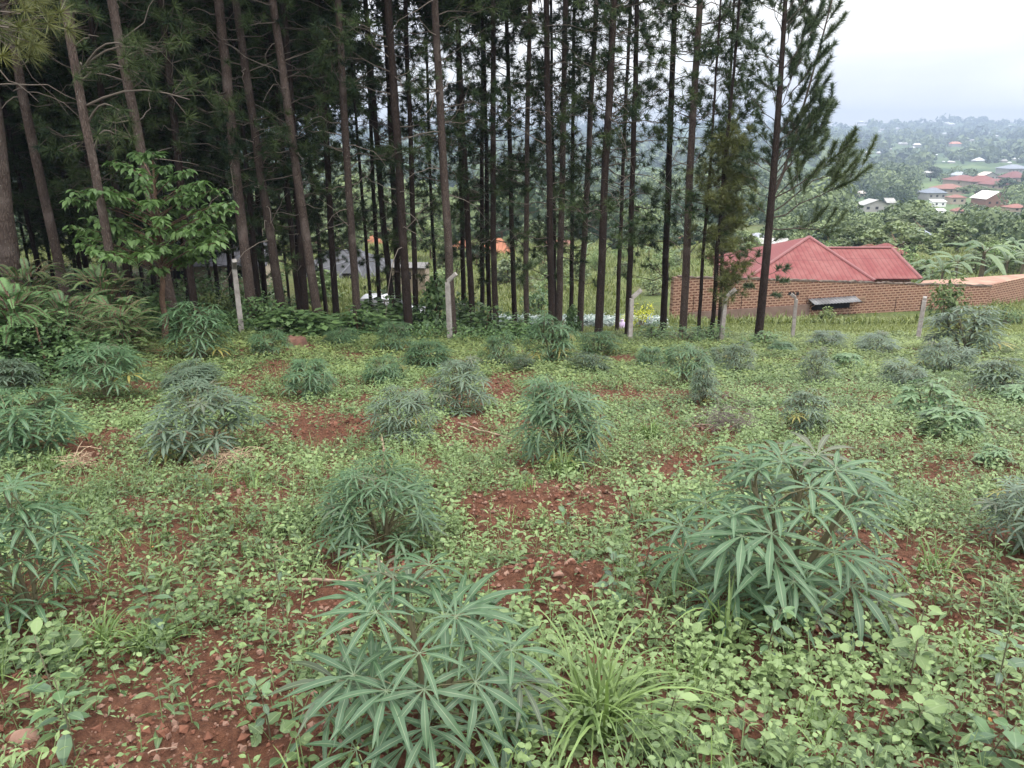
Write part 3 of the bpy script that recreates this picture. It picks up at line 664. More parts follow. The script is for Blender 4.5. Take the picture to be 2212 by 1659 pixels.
def cassava_meshes(seed, nleaf=46, leafR=0.19, wid=0.105, seg=6, h=0.8, nlo=(7, 9), open_=0.0):
    """unit plant: about 1 m across and h tall"""
    g = np.random.default_rng(seed); lb, sb = MB(), MB()
    ns = 3 + int(g.integers(0, 3)); stems = []
    for i in range(ns):
        a = i * 2 * pi / ns + g.random() * 0.8; r = 0.05 + 0.14 * g.random(); top = h * (0.62 + 0.26 * g.random())
        t = np.linspace(0, 1, 6)[:, None]
        P = np.concatenate([np.cos(a) * (0.02 + r * t ** 1.3), np.sin(a) * (0.02 + r * t ** 1.3), top * t], 1); P[1:, :2] += g.normal(size=(5, 2)) * 0.01
        sb.tube(P, np.linspace(0.016, 0.006, 6), 6, tint=0.4, cap=False); stems.append(P)
    Rm = 0.36; vnz = g.random(7); z00 = 0.10 + 0.20 * g.random()
    ga = 2.399963
    for i in range(nleaf):
        q = (i + 0.5) / nleaf
        zf = z00 + (0.97 - z00) * q ** (0.78)
        az = i * ga + g.normal() * 0.35
        zf = min(0.98, zf * (0.76 + 0.32 * vnz[int(az / (2 * pi) * 7) % 7])); rr = Rm * sqrt(max(0.03, 1 - (zf * 0.96) ** 2.4)) * (0.50 + 0.58 * g.random()) * (0.85 if zf < 0.3 else 1)
        if zf > 0.8: rr = Rm * 0.55 * sqrt(g.random())
        P = np.array([np.cos(az) * rr, np.sin(az) * rr, h * zf])
        o = np.array([np.cos(az), np.sin(az), 0.0])
        al = np.clip(-0.04 + 0.40 * (1 - zf) * rr / Rm + g.normal() * 0.20 + 0.20 * rr / Rm, -0.1, 0.8)
        n = np.array([0, 0, cos(al)]) + o * sin(al); n = n + g.normal(size=3) * 0.10; n /= np.linalg.norm(n)
        e1 = o - n * (o @ n); e1 /= np.linalg.norm(e1) + 1e-9
        tw = g.normal() * 0.45; e1 = e1 * cos(tw) + np.cross(n, e1) * sin(tw)
        L = leafR * (0.72 + 0.42 * g.random()) * (0.8 if zf > 0.9 else 1)
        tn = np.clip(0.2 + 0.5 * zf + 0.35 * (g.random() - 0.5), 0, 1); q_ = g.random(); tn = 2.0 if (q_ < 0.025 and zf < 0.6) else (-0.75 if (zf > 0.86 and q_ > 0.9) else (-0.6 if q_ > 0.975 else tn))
        leaflets(lb, P, n, e1, L, int(g.integers(nlo[0], nlo[1] + 1)), wid * (0.85 + 0.3 * g.random()), seg, g, tn, 0.02 + 0.20 * g.random() + 0.10 * (1 - zf))
        # stalk to the nearest stem
        st = min(stems, key=lambda s_: np.hypot(*(s_[-1, :2] - P[:2]))); zz = np.clip(P[2] - 0.10 - 0.07 * g.random(), 0.02, st[-1, 2])
        S0 = np.array([np.interp(zz, st[:, 2], st[:, 0]), np.interp(zz, st[:, 2], st[:, 1]), zz])
        mid = (S0 + P) / 2 + np.array([0, 0, 0.02])
        sb.tube(np.array([S0, mid, P]), [0.004, 0.0032, 0.0028], 4, tint=0.75, cap=False)
    return lb, sb
CP = []          # shared plant shapes
for i in range(7): CP.append(cassava_meshes(200 + i, nleaf=78 + 7 * (i % 3), leafR=0.168 + 0.008 * (i % 3), wid=0.066 + 0.008 * (i % 2), h=0.8))
CB = [cassava_meshes(300 + i, nleaf=50, leafR=0.20, wid=0.15, h=0.8, nlo=(5, 7)) for i in range(2)]
_cproto = {}
def cassava(u, vb, vt, wpx, label, shape=0, mat='cassava', own=None, rot=None):
    p = ground_at(u, vb); d = sqrt(p[0] ** 2 + p[1] ** 2 + (p[2] - CAMZ) ** 2)
    dep = p[1] * cos(PITCH) - (p[2] - CAMZ) * sin(PITCH)
    w = wpx / 1659.0 * dep
    # height from the ray through the plant's top
    top = at_depth(u, vt, p[1] + 0.05 * w); h = max(0.25 * w, top[2] - p[2])
    t = thing("cassava_plant", label, "cassava plant", (p[0], p[1], gz(p[0], p[1]) - 0.01), R.random() * 6.28 if rot is None else rot, "cassava plants in the field", scale=(w / 1.0, w / 1.0, h / 0.8))
    t.rotation_euler = (R.gauss(0, 0.07), R.gauss(0, 0.07), t.rotation_euler[2])
    key = own if own is not None else (('b', shape) if mat == 'cassava_bright' else ('n', shape))
    if (key, mat) not in _cproto:
        lb, sb = own_mesh[own] if own is not None else (CB[shape % 2] if mat == 'cassava_bright' else CP[shape % 7])
        _cproto[(key, mat)] = (lb.build("foliage", M[mat], t), sb.build("stem", M['cassava_stem'], t))
    else:
        for q in _cproto[(key, mat)]: part(q, t)
    return t
own_mesh = {'front': cassava_meshes(401, nleaf=40, leafR=0.225, wid=0.062, seg=9, h=0.8, nlo=(7, 9)),
            'big': cassava_meshes(402, nleaf=68, leafR=0.185, wid=0.062, seg=9, h=0.8, nlo=(7, 9)),
            'edge': cassava_meshes(403, nleaf=62, leafR=0.20, wid=0.066, seg=8, h=0.8),
            'centre': cassava_meshes(404, nleaf=84, leafR=0.172, wid=0.062, seg=8, h=0.8),
            'tall': cassava_meshes(405, nleaf=108, leafR=0.172, wid=0.070, seg=7, h=0.8)}
CASSAVA = [
 (925,1580,1245,620,"open cassava plant nearest the camera, beside the tall grass clump",0,'cassava','front'),
 (1680,1300,945,600,"largest cassava plant, a dark spreading dome with a yellow flowered weed before it",0,'cassava','big'),
 (70,1345,1010,400,"big cassava plant cut by the photo's left border, low in the frame",0,'cassava','edge'),
 (828,1185,975,345,"low rounded cassava plant with two dry sticks lying just in front",0,'cassava','centre'),
 (1215,1005,800,245,"tall cassava dome in the middle of the field with grass at its foot",0,'cassava','tall'),
 (2205,1195,1020,240,"cassava plant cut by the photo's right border, half hidden by weeds",2,'cassava_grey',None),
 (440,985,830,300,"wide greyish cassava plant behind the small heap of straw",3,'cassava_grey',None),
 (60,985,825,290,"broad leaved green cassava plant on the left border above the biggest bare patch edge",1,'cassava',None),
 (235,870,748,220,"cassava plant with wide leaves left of the greyish straw side plant, further back",4,'cassava',None),
 (420,845,785,160,"small cassava plant directly behind the wide greyish one",5,'cassava_grey',None),
 (870,950,835,190,"small cassava plant beside the largest bare red patch",6,'cassava_grey',None),
 (990,890,768,190,"cassava plant leaning over the bare patch, behind the small greyish one",0,'cassava_grey',None),
 (672,855,763,135,"single cassava plant standing free on the weedy strip in front of the stump",1,'cassava',None),
 (832,832,765,115,"little cassava plant right of the free standing one near the stump",2,'cassava',None),
 (425,778,645,190,"tall dense cassava dome in front of the small bright leaved tree",3,'cassava','tall'),
 (582,772,708,115,"low cassava plant between the tall dome and the stump",4,'cassava',None),
 (925,800,728,140,"cassava plant below the second concrete post from the left",5,'cassava',None),
 (1075,790,715,105,"upright cassava plant right of the second concrete post",6,'cassava',None),
 (1188,790,672,150,"tall pointed cassava plant in front of the dark leafy shrub among the trunks",0,'cassava','tall'),
 (1292,770,713,120,"cassava plant touching the tall pointed one, nearer the third post",1,'cassava',None),
 (1272,808,755,115,"small greyish cassava plant before the pair near the third post",2,'cassava_grey',None),
 (855,762,694,120,"cassava plant in front of the vine covered shrubs by the white car",3,'cassava',None),
 (1475,832,733,140,"full cassava plant between the third and fourth concrete posts",4,'cassava',None),
 (1520,872,785,85,"thin drooping cassava plant just before the full one",5,'cassava_grey',None),
 (1592,806,735,100,"cassava plant below the fourth concrete post",6,'cassava_grey',None),
 (1762,830,748,105,"upright cassava plant in line with the fifth post, upper of two",0,'cassava_grey',None),
 (1735,935,833,140,"upright cassava plant in line with the fifth post, lower of two",1,'cassava_grey',None),
 (1945,835,768,125,"greyish cassava plant just behind the bright green pair",2,'cassava_grey',None),
 (2085,765,655,215,"tallest wide cassava clump beside the sixth post, before the brick wall corner",3,'cassava_grey','tall'),
 (2045,808,735,150,"dark cassava plant at the foot of the tall clump by the sixth post",4,'cassava_grey',None),
 (2150,855,772,160,"greyish cassava plant right of and below the tall clump",5,'cassava_grey',None),
 (1995,905,808,140,"upper of two bright green cassava plants with broad leaves",0,'cassava_bright',None),
 (2045,950,868,160,"lower of two bright green cassava plants with broad leaves",1,'cassava_bright',None),
 (2200,875,828,100,"small bright green cassava plant cut by the right border",0,'cassava_bright',None),
 (30,845,768,150,"cassava plant with reddish young leaves on the left border below the ferns",5,'cassava_grey',None),
 (215,762,720,120,"low pale cassava plant before the dark hollow under the shrubs",6,'cassava_grey',None),
 (80,770,715,150,"scruffy cassava plant mixed with grass below the bright ferns",1,'cassava',None),
 (738,745,703,95,"small cassava plant right of the old stump",2,'cassava',None),
 (1400,792,740,90,"small cassava plant right of the third concrete post",3,'cassava',None),
 (1690,765,732,80,"small dark cassava plant between the leaning pine and the fifth post",5,'cassava',None),
 (1785,752,715,110,"faint greyish cassava plant right of the fifth post's foot",6,'cassava_grey',None),
 (1890,765,718,120,"faint greyish cassava plant halfway from the fifth to the sixth post",0,'cassava_grey',None),
 (1830,800,762,80,"little green cassava plant in the weeds before the faint greyish pair",1,'cassava_bright',None),
 (1560,790,742,80,"small cassava plant at the foot of the thin olive pines",2,'cassava_grey',None),
 (1130,800,762,70,"tiny cassava plant tucked between two upright ones",4,'cassava_grey',None),
 (2140,1010,965,90,"low bright green weed like cassava seedling below the bright pair",1,'cassava_bright',None),
]
for c in CASSAVA: cassava(c[0], c[1], c[2], c[3], c[4], c[5], c[6], c[7])

# ------------------------------------------------------------------ pines
NEED_V = np.array([[-.5, 0, 0], [.5, 0, 0], [0, 0, 1]], float); NEED_F = np.array([[0, 1, 2]])
def needles(b, C, A, per, ln, w, spread, g, tint, mat=0):
    """brushes of needles at C pointing round A"""
    n = len(C)
    if n == 0: return
    idx = np.repeat(np.arange(n), per); k = n * per
    d = unit(A[idx] * spread + randunit(k, g)); L = ln * (0.7 + 0.5 * g.random(k))
    # needles bow a little under their weight
    d[:, 2] -= 0.12; d = unit(d)
    Fm = frames(d, g); Fm = Fm * np.stack([np.full(k, w), np.full(k, w), L], -1)[:, None, :]
    b.inst(NEED_V, NEED_F, Fm, C[idx] + d * 0.01, np.clip(np.asarray(tint)[idx] + 0.12 * g.normal(size=k), 0, 1), None, mat, False)
def pine_crown(seed, H=24.0, low=4.0, nlow=26, nhigh=70, dead=7, reach=2.0, wid=1.0, tl=0.27, tpb=(4, 8), nw=0.016, hw=0.085, hs0=12.5):
    """branches and needle brushes of one pine, foot of trunk at the origin; mats 0 needles, 1 twigs"""
    g = np.random.default_rng(seed); b = MB(); C = []; A = []; T = []; C2 = []; A2 = []; T2 = []
    hs = np.concatenate([low + (hs0 - low) * g.random(nlow) ** 0.8, hs0 + (H - hs0 - 0.3) * g.random(nhigh)])
    for h in hs:
        az = g.random() * 2 * pi; hi = h > hs0
        Lb = reach * wid * (0.45 + 0.75 * g.random()) * (1.25 * (1 - 0.75 * (h - 12.5) / (H - 12.5)) + 0.35 if hi else 1)
        up = g.normal() * 0.25 + 0.10
        t = np.linspace(0, 1, 5)
        o = np.array([np.cos(az), np.sin(az)])
        P = np.stack([o[0] * Lb * t, o[1] * Lb * t, h + Lb * (up * t + 0.22 * t ** 2 * (g.random() - 0.25))], -1); P[1:] += g.normal(size=(4, 3)) * 0.04 * Lb
        b.tube(P, np.linspace(0.022, 0.007, 5) * (1.4 if hi else 1), 3, 1, 0.15 + 0.3 * g.random(), cap=False)
        dark = 0.15 + 0.5 * g.random()
        nt = int(g.integers(tpb[0], tpb[1] + 1)) + (3 if hi else 0)
        for j in range(nt):
            s_ = 1.0 if j == 0 else 0.35 + 0.62 * g.random()
            q = np.array([np.interp(s_, t, P[:, k]) for k in range(3)])
            ax = unit(np.array([o[0], o[1], 0.35]) + g.normal(size=3) * 0.55)
            e = q + ax * (0.0 if j == 0 else 0.15 + 0.45 * g.random())
            if not hi and j: b.tube(np.array([q, e]), [0.008, 0.006], 3, 1, 0.25, cap=False)
            (C2 if hi else C).append(e); (A2 if hi else A).append(ax); (T2 if hi else T).append(dark + 0.25 * g.normal())
    for i in range(dead):           # bare dead limbs
        h = 3.0 + 8 * g.random(); az = g.random() * 2 * pi; Lb = 0.5 + 1.7 * g.random(); o = np.array([np.cos(az), np.sin(az)])
        t = np.linspace(0, 1, 6); dz = g.normal() * 0.35 + 0.1; cv = g.normal() * 0.5
        P = np.stack([o[0] * Lb * t, o[1] * Lb * t, h + Lb * (dz * t + cv * t ** 2)], -1); P[1:] += g.normal(size=(5, 3)) * 0.04
        b.tube(P, np.linspace(0.018, 0.005, 6), 4, 1, 0.75, cap=False)
    if C: needles(b, np.array(C), np.array(A), 44, tl, nw, 0.7, g, np.array(T))
    if C2: needles(b, np.array(C2), np.array(A2), 22, 0.50, hw, 0.6, g, np.array(T2) * 0.6)  # upper needles, mostly out of view, widened so the canopy blocks sky light
    return b
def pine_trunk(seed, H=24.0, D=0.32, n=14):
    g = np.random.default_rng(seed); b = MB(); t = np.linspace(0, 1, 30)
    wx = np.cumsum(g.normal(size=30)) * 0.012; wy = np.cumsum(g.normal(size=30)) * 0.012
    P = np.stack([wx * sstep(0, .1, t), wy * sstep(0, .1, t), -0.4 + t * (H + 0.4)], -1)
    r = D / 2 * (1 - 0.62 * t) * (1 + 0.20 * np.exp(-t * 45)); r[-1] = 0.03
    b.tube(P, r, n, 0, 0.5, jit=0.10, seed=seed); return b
CROWN = {}
def crown_mesh(kind):
    if kind not in CROWN:
        k, i = kind
        CROWN[kind] = {'full': lambda: pine_crown(500 + i, low=2.1, nlow=42, nhigh=64, nw=0.019, reach=1.75, hs0=14.0, dead=11),
                       'front': lambda: pine_crown(520 + i, low=5.0, nlow=20, nhigh=90, dead=15, nw=0.019),
                       'sparse': lambda: pine_crown(540 + i, low=6.5, nlow=14, nhigh=110, dead=10),
                       'deep': lambda: pine_crown(560 + i, low=3.0, nlow=54, nhigh=120, dead=4, reach=2.2, nw=0.026, hw=0.11)}[k]()
    return CROWN[kind]
_tp, _cp = {}, {}
def pine(x, y, D, lean, label, group, kind, i, tkey=None, H=24.0, bark='bark'):
    """lean: unit direction of the trunk"""
    z = gz(x, y)
    q = Vector((0, 0, 1)).rotation_difference(Vector(lean)); e = (q.to_matrix().to_4x4() @ Matrix.Rotation(R.random() * 6.28, 4, 'Z')).to_euler()
    t = thing("pine_tree", label, "pine tree", (x, y, z), 0, group, rot=e)
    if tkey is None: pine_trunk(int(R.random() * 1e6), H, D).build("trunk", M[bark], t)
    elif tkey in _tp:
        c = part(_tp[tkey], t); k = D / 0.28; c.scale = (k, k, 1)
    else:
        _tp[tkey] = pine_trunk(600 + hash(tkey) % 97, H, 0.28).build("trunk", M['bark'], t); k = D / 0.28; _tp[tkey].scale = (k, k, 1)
    if (kind, i) in _cp: part(_cp[(kind, i)], t)
    else: _cp[(kind, i)] = crown_mesh((kind, i)).build("crown", [M['needle'], M['twig']], t)
    return t
# trunks one can tell apart: foot column at v=605, column at the top border, width in photo px, crown kind
PINES = [
 (30,-45,46,'sparse',"thickest brown trunk cut by the left border above the ferns"),
 (134,12,24,'sparse',"tilted slim brown trunk second from the left border"),
 (362,244,25,'front',"grey brown trunk rising from the bright leaved tree's top"),
 (415,352,20,'front',"shaded trunk right of the bright leaved tree's top"),
 (537,470,27,'front',"tall pale brown trunk standing just right of the first concrete post"),
 (598,505,23,'front',"dark trunk speckled with pale lichen, next after the pale brown one"),
 (655,612,19,'full',"black trunk crossing close behind a paler tilted trunk"),
 (676,590,23,'front',"tilted trunk with one pale side, before the dark slate roof"),
 (723,690,17,'full',"straight black trunk standing over the middle of the dark slate roof"),
 (766,725,20,'front',"lichen specked trunk left of the white car"),
 (797,749,9,'full',"thin black trunk at the tail of the white car"),
 (844,793,16,'full',"dark trunk over the white car's rear window"),
 (857,828,16,'front',"left stem of the pair hiding the white car"),
 (876,837,23,'front',"thicker right stem of the pair hiding the white car"),
 (897,877,14,'full',"dark trunk over the bonnet of the white car"),
 (939,920,9,'full',"thin trunk left of the second concrete post"),
 (972,942,22,'front',"pale brown trunk directly behind the second concrete post"),
 (1015,990,16,'full',"black trunk next after the second concrete post"),
 (1056,1041,12,'full',"slim dark trunk in front of the orange roof's left end"),
 (1070,1066,16,'front',"brown trunk covering the orange roofed house"),
 (1110,1096,13,'full',"trunk ringed by a swelling, right of the orange roof"),
 (1139,1143,14,'front',"pale smooth trunk standing before the bluish plant bed"),
 (1189,1176,18,'full',"dark trunk left of a narrow close pair, above the pointed cassava"),
 (1199,1190,9,'full',"thin dark trunk wedged inside the close pair above the pointed cassava"),
 (1208,1216,17,'full',"brown trunk right of the close pair above the pointed cassava"),
 (1234,1238,11,'full',"slim trunk wrapped in green creeper near its foot"),
 (1258,1289,16,'full',"reddish brown trunk leaning right, next after the creeper wrapped one"),
 (1298,1326,21,'full',"thick dark trunk between the creeper wrapped one and the third post"),
 (1337,1362,11,'full',"slim trunk tilting right just before the yellow leaved bush"),
 (1358,1370,15,'full',"black trunk directly behind the third concrete post"),
 (1436,1457,17,'full',"dark brown trunk at the left end of the brick wall"),
 (1481,1512,20,'full',"trunk pale on one side before the brick wall's left part"),
]
SLOPE_V = 605.0
placed = []
for n_, (u, u0, w, kind, lab) in enumerate(PINES):
    D = 0.34 if w > 20 else (0.32 if w > 15 else 0.27)
    dep = D * 0.93 / (w / 1659.0)
    dep = min(max(dep, 17.5), 40.0)
    if u > 1000: dep = min(max(dep, 26.8), 34)
    elif u > 480: dep = max(dep, 25.0)
    D = w / 1659.0 * dep * 0.86
    # depth along the view axis -> y at that pixel
    r1 = ray(u, SLOPE_V); r0 = ray(u0, 0.0)
    y = dep * r1[1]
    P1 = at_depth(u, SLOPE_V, y); P0 = at_depth(u0, 0.0, y)
    ax = unit(P0 - P1)
    zb = gz(P1[0], y); s_ = (zb - P1[2]) / ax[2]; B = P1 + ax * s_
    pine(B[0], B[1], D, ax, "pine with a " + lab, "pines along the near edge of the grove", kind, n_ % 4, bark='bark_pale_lit' if any(k in lab for k in ('pale', 'brown', 'thickest', 'tilted slim', 'lichen', 'right and thicker', 'orange roofed house')) and 'black' not in lab and 'dark brown' not in lab else 'bark')
    placed.append((B[0], B[1]))
# shaded rows deeper in the grove
nfill = 0; tries = 0
while nfill < 165 and tries < 30000:
    tries += 1
    y = 17 + 62 * R.random() ** 1.0; x = (-56 + 50 * R.random()) if R.random() < 0.66 else (-16 + 26 * R.random())
    # the grove ends on a slanting edge to the right, and keeps behind the fence line
    if x > 3.5 - 0.05 * (y - 28) and R.random() > 0.12: continue
    if x > 9: continue
    if y < 27 + 0.45 * (x + 6) * (x > -6) and x > -7: continue
    if x > -16 and y < 24: continue
    if -15 < x < 3 and 38.5 < y < 50: 
        if R.random() < 0.75: continue
    if x > -6 and y > 40: continue
    if x > -0.36 * y and y > 50: continue
    if min((x - a) ** 2 + (y - b) ** 2 for a, b in placed) < 2.0: continue
    if x > -9 and R.random() < 0.6: continue
    placed.append((x, y)); nfill += 1
    ax = unit(np.array([R.gauss(0, 0.022), R.gauss(0, 0.022), 1.0]))
    D = 0.17 + 0.11 * R.random()
    pine(x, y, D, ax, "slender near black pine among many alike in the grove's shaded inner rows", "pines in the shaded inner rows of the grove", 'deep' if x < -8 else 'full', nfill % (5 if x < -8 else 4), tkey=nfill % 5)

# the free pine on the right edge: foliage in bottle brush branches that sweep up to the right
def brush_branch(b, P, g, ln=0.20, start=0.35, rad=0.02, tint=0.5, per_m=430, w=0.018):
    """needles all along the outer part of a branch, slanting forward"""
    P = np.asarray(P, float); s_ = np.concatenate([[0], np.cumsum(np.linalg.norm(np.diff(P, axis=0), axis=1))]); T = s_[-1]
    b.tube(P, np.linspace(rad, rad * 0.35, len(P)), 4, 1, 0.1, cap=False)
    n = max(6, int(per_m * T * (1 - start)))
    q = T * (start + (1 - start) * g.random(n) ** 0.85)
    C = np.stack([np.interp(q, s_, P[:, k]) for k in range(3)], -1)
    e = np.minimum(q + 0.02, T); C2 = np.stack([np.interp(e, s_, P[:, k]) for k in range(3)], -1)
    ax = unit(np.where(np.linalg.norm(C2 - C, axis=1)[:, None] < 1e-4, P[-1] - P[-2], C2 - C))
    d = unit(ax * 0.95 + randunit(n, g)); L = ln * (0.7 + 0.6 * g.random(n))
    Fm = frames(d, g) * np.stack([np.full(n, w), np.full(n, w), L], -1)[:, None, :]
    b.inst(NEED_V, NEED_F, Fm, C, np.clip(tint + 0.18 * g.normal(size=n), 0, 1), None, 0, False)
def free_pine():
    g = np.random.default_rng(77); y = 24.6
    P1 = at_depth(1641, 690, y); P0 = at_depth(1692, 0, y); ax = unit(P0 - P1)
    zb = gz(P1[0], y); B = P1 + ax * ((zb - P1[2]) / ax[2])
    t = thing("pine_tree", "free standing pine with bottle brush branches sweeping up over the red roof", "pine tree", B, 0, "pines along the near edge of the grove")
    tb = MB(); k = 26; s_ = np.linspace(-0.3, 13.5, k)
    # slight bow of the trunk
    tp = ax[None] * s_[:, None] + np.stack([0.10 * np.sin(s_ / 13 * pi), 0 * s_, 0 * s_], -1)
    tb.tube(tp, np.interp(s_, [-0.3, 0.4, 4, 13.5], [0.17, 0.135, 0.12, 0.03]), 14, 0, 0.5, jit=0.1, seed=5)
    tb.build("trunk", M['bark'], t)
    b = MB()
    def on_trunk(h): return np.array([np.interp(h, s_, tp[:, i]) for i in range(3)])
    def branch(h, L, az, up, curve=0.25, tint=0.5, side=4, start=0.3, rad=0.024):
        start = 0.5 + 0.45 * start; side = int(side * 1.6)
        O = on_trunk(h); tt = np.linspace(0, 1, 7); o = np.array([cos(az), sin(az), 0.0])
        P = O + o[None] * (L * cos(up) * tt)[:, None]; P[:, 2] += L * (sin(up) * tt + curve * tt ** 2); P[1:] += g.normal(size=(6, 3)) * 0.02 * L
        brush_branch(b, P, g, 0.21, start, rad, tint)
        for j in range(side):
            q = 0.3 + 0.6 * (j + g.random()) / side
            S0 = np.array([np.interp(q, tt, P[:, i]) for i in range(3)])
            d = unit(P[-1] - P[0]); dv = unit(d * 0.6 + np.array([0, 0, 0.45]) + g.normal(size=3) * 0.5)
            l2 = L * (0.14 + 0.24 * g.random()); t2 = np.linspace(0, 1, 4)
            Q = S0 + dv[None] * (l2 * t2)[:, None]; Q[:, 2] += 0.15 * l2 * t2 ** 2
            brush_branch(b, Q, g, 0.18, 0.30, 0.009, tint + 0.15 * g.normal())
    # co-leader beside the trunk
    O = on_trunk(4.6); tt = np.linspace(0, 1, 9); CL = O + np.stack([1.05 * tt ** 0.7 + 0.35 * tt, 0.25 * tt, 6.6 * tt], -1)
    b.tube(CL, np.linspace(0.05, 0.015, 9), 6, 1, 0.12)
    for j in range(20):
        q = 0.16 + 0.8 * (j + g.random()) / 20; S0 = np.array([np.interp(q, tt, CL[:, i]) for i in range(3)])
        az = g.normal() * 0.8 + (0.0 if g.random() < 0.75 else pi); l2 = (1.0 - 0.4 * q) * (0.55 + 0.7 * g.random()); up = 0.55 + 0.3 * g.random()
        t2 = np.linspace(0, 1, 5); Q = S0 + np.stack([cos(az) * cos(up) * l2 * t2, sin(az) * cos(up) * l2 * t2, l2 * (sin(up) * t2 + 0.2 * t2 ** 2)], -1)
        brush_branch(b, Q, g, 0.20, 0.25, 0.012, 0.35 + 0.2 * g.random())
    branch(3.75, 2.25, 0.05, -0.10, 0.06, 0.55, 6, 0.4)
    branch(4.05, 2.95, -0.25, 0.42, 0.10, 0.75, 7, 0.35)
    branch(4.20, 3.05, 0.2, 0.50, 0.14, 0.6, 7, 0.35)
    branch(4.45, 2.75, 0.55, 0.62, 0.16, 0.7, 6, 0.35)
    branch(4.65, 2.65, -0.6, 0.55, 0.15, 0.8, 6, 0.35)
    branch(5.0, 2.6, 0.0, 0.85, 0.20, 0.45, 6, 0.35)
    branch(5.3, 2.2, 0.5, 0.8, 0.18, 0.5, 5)
    branch(5.8, 1.9, -0.4, 0.8, 0.18, 0.45, 5)
    for j in range(30):
        h = 4.8 + 8.2 * (j + g.random()) / 30
        branch(h, (2.1 - 0.115 * (h - 5)) * (0.55 + 0.6 * g.random()), g.normal() * 0.7, 0.75 + 0.25 * g.random(), 0.15, 0.3 + 0.3 * g.random(), 4, 0.3, 0.016)
    for j in range(20):
        h = 3.9 + 8.4 * (j + g.random()) / 20
        branch(h, 0.7 + 0.9 * g.random(), pi + g.normal() * 0.7, 0.35 + 0.3 * g.random(), 0.1, 0.35, 2, 0.55, 0.014)
    for (h, L, az, up) in ((2.25, 0.9, 0.3, 0.12), (2.0, 0.75, 0.1, -0.05), (1.75, 0.7, 3.5, 0.2), (2.5, 0.9, 2.6, 0.5), (3.2, 0.6, 0.4, 0.5), (1.6, 0.5, 0.0, -0.1)):
        branch(h, L, az, up, 0.1, 0.3, 2, 0.45, 0.012)
    b.build("crown", [M['needle_dark'], M['twig']], t)
free_pine()
def young_pine(u, u0, w, label, seed, low, n, reach, mat='needle_olive', y=26.0, top=11.0):
    P1 = at_depth(u, 640, y); P0 = at_depth(u0, 0, y); ax = unit(P0 - P1); zb = gz(P1[0], y); B = P1 + ax * ((zb - P1[2]) / ax[2])
    q = Vector((0, 0, 1)).rotation_difference(Vector(ax)).to_euler()
    t = thing("pine_tree", label, "pine tree", B, 0, "young pines before the brick wall", rot=q)
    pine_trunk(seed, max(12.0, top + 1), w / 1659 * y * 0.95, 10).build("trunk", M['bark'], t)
    g = np.random.default_rng(seed); b = MB(); C, A, T = [], [], []
    for i in range(n):
        f = g.random(); h = low + (top - low) * f; az = g.random() * 2 * pi if g.random() < 0.5 else g.normal() * 0.9; L = reach * (0.35 + 0.8 * g.random()) * (1.05 - 0.35 * f)
        o = np.array([cos(az), sin(az), 0.45 + 0.3 * g.normal()]); e = np.array([0, 0, h]) + o * L
        mid = np.array([0, 0, h]) + o * L * 0.5 + np.array([0, 0, -0.05 * L])
        b.tube(np.array([[0, 0, h], mid, e]), [0.012, 0.009, 0.005], 3, 1, 0.2, cap=False)
        for j in range(int(g.integers(3, 7))):
            s2 = 0.35 + 0.65 * g.random() if j else 1.0
            C.append(np.array([0, 0, h]) + o * L * s2 + g.normal(size=3) * 0.10 * (j > 0)); A.append(unit(o + np.array([0, 0, 0.2]) + g.normal(size=3) * 0.4)); T.append(0.3 + 0.5 * g.random())
    needles(b, np.array(C), np.array(A), 34, 0.26, 0.018, 0.9, g, np.array(T))
    b.build("crown", [M[mat], M['twig']], t)
young_pine(1515, 1560, 9, "slim young pine with a thin rusty trunk before the brick wall", 811, 3.2, 60, 1.1, 'needle', 26.2)
young_pine(1543, 1590, 11, "bushy olive green young pine whose foliage hangs low over the brick wall", 812, 1.5, 120, 1.15, 'needle_olive', 25.4, 6.4)
young_pine(1556, 1585, 9, "tall airy young pine rising behind the olive green one", 813, 5.0, 95, 1.3, 'needle', 27.6, 13)

# loose pine sprays hanging into the picture at the upper left are lower limbs of near trees
def limb_tree(x, y, label, limbs, D=0.3, seed=0):
    """a near pine at the left whose low limbs carry big fresh needle brushes"""
    t = thing("pine_tree", label, "pine tree", (x, y, gz(x, y)), 0, "pines along the near edge of the grove")
    pine_trunk(900 + seed, 22, D).build("trunk", M['bark_pale_lit'], t)
    g = np.random.default_rng(910 + seed); b = MB(); C, A, T = [], [], []
    z0 = gz(x, y)
    for (u, v, yy, n, sp) in limbs:
        E = at_depth(u, v, yy) - np.array([x, y, z0]); O = np.array([0, 0, E[2] - 0.5 * g.random()])
        tt = np.linspace(0, 1, 6)[:, None]; P = O + (E - O) * tt; P[:, 2] += 0.25 * np.sin(tt[:, 0] * pi)
        b.tube(P, np.linspace(0.03, 0.010, 6), 5, 1, 0.5, cap=False)
        for j in range(n):
            c = E + g.normal(size=3) * sp * np.array([1, 1, 0.9]); C.append(c); A.append(unit((E - O) + g.normal(size=3) * 0.6)); T.append(0.45 + 0.5 * g.random())
            b.tube(np.array([P[3] * 0.4 + E * 0.6, c]), [0.008, 0.005], 3, 1, 0.3, cap=False)
    needles(b, np.array(C), np.array(A), 60, 0.27, 0.011, 0.6, g, np.array(T))
    hb = pine_crown(930 + seed, 22, 12.0, 2, 60, 3)
    for V_, A_ in zip(hb.V, hb.A): pass
    off = b.n
    for (Fg, m_, sm) in hb.F: b.F.append((Fg + off, m_, sm))
    b.V += hb.V; b.A += hb.A; b.n += hb.n
    b.build("crown", [M['needle_olive' if seed == 1 else 'needle'], M['twig']], t)
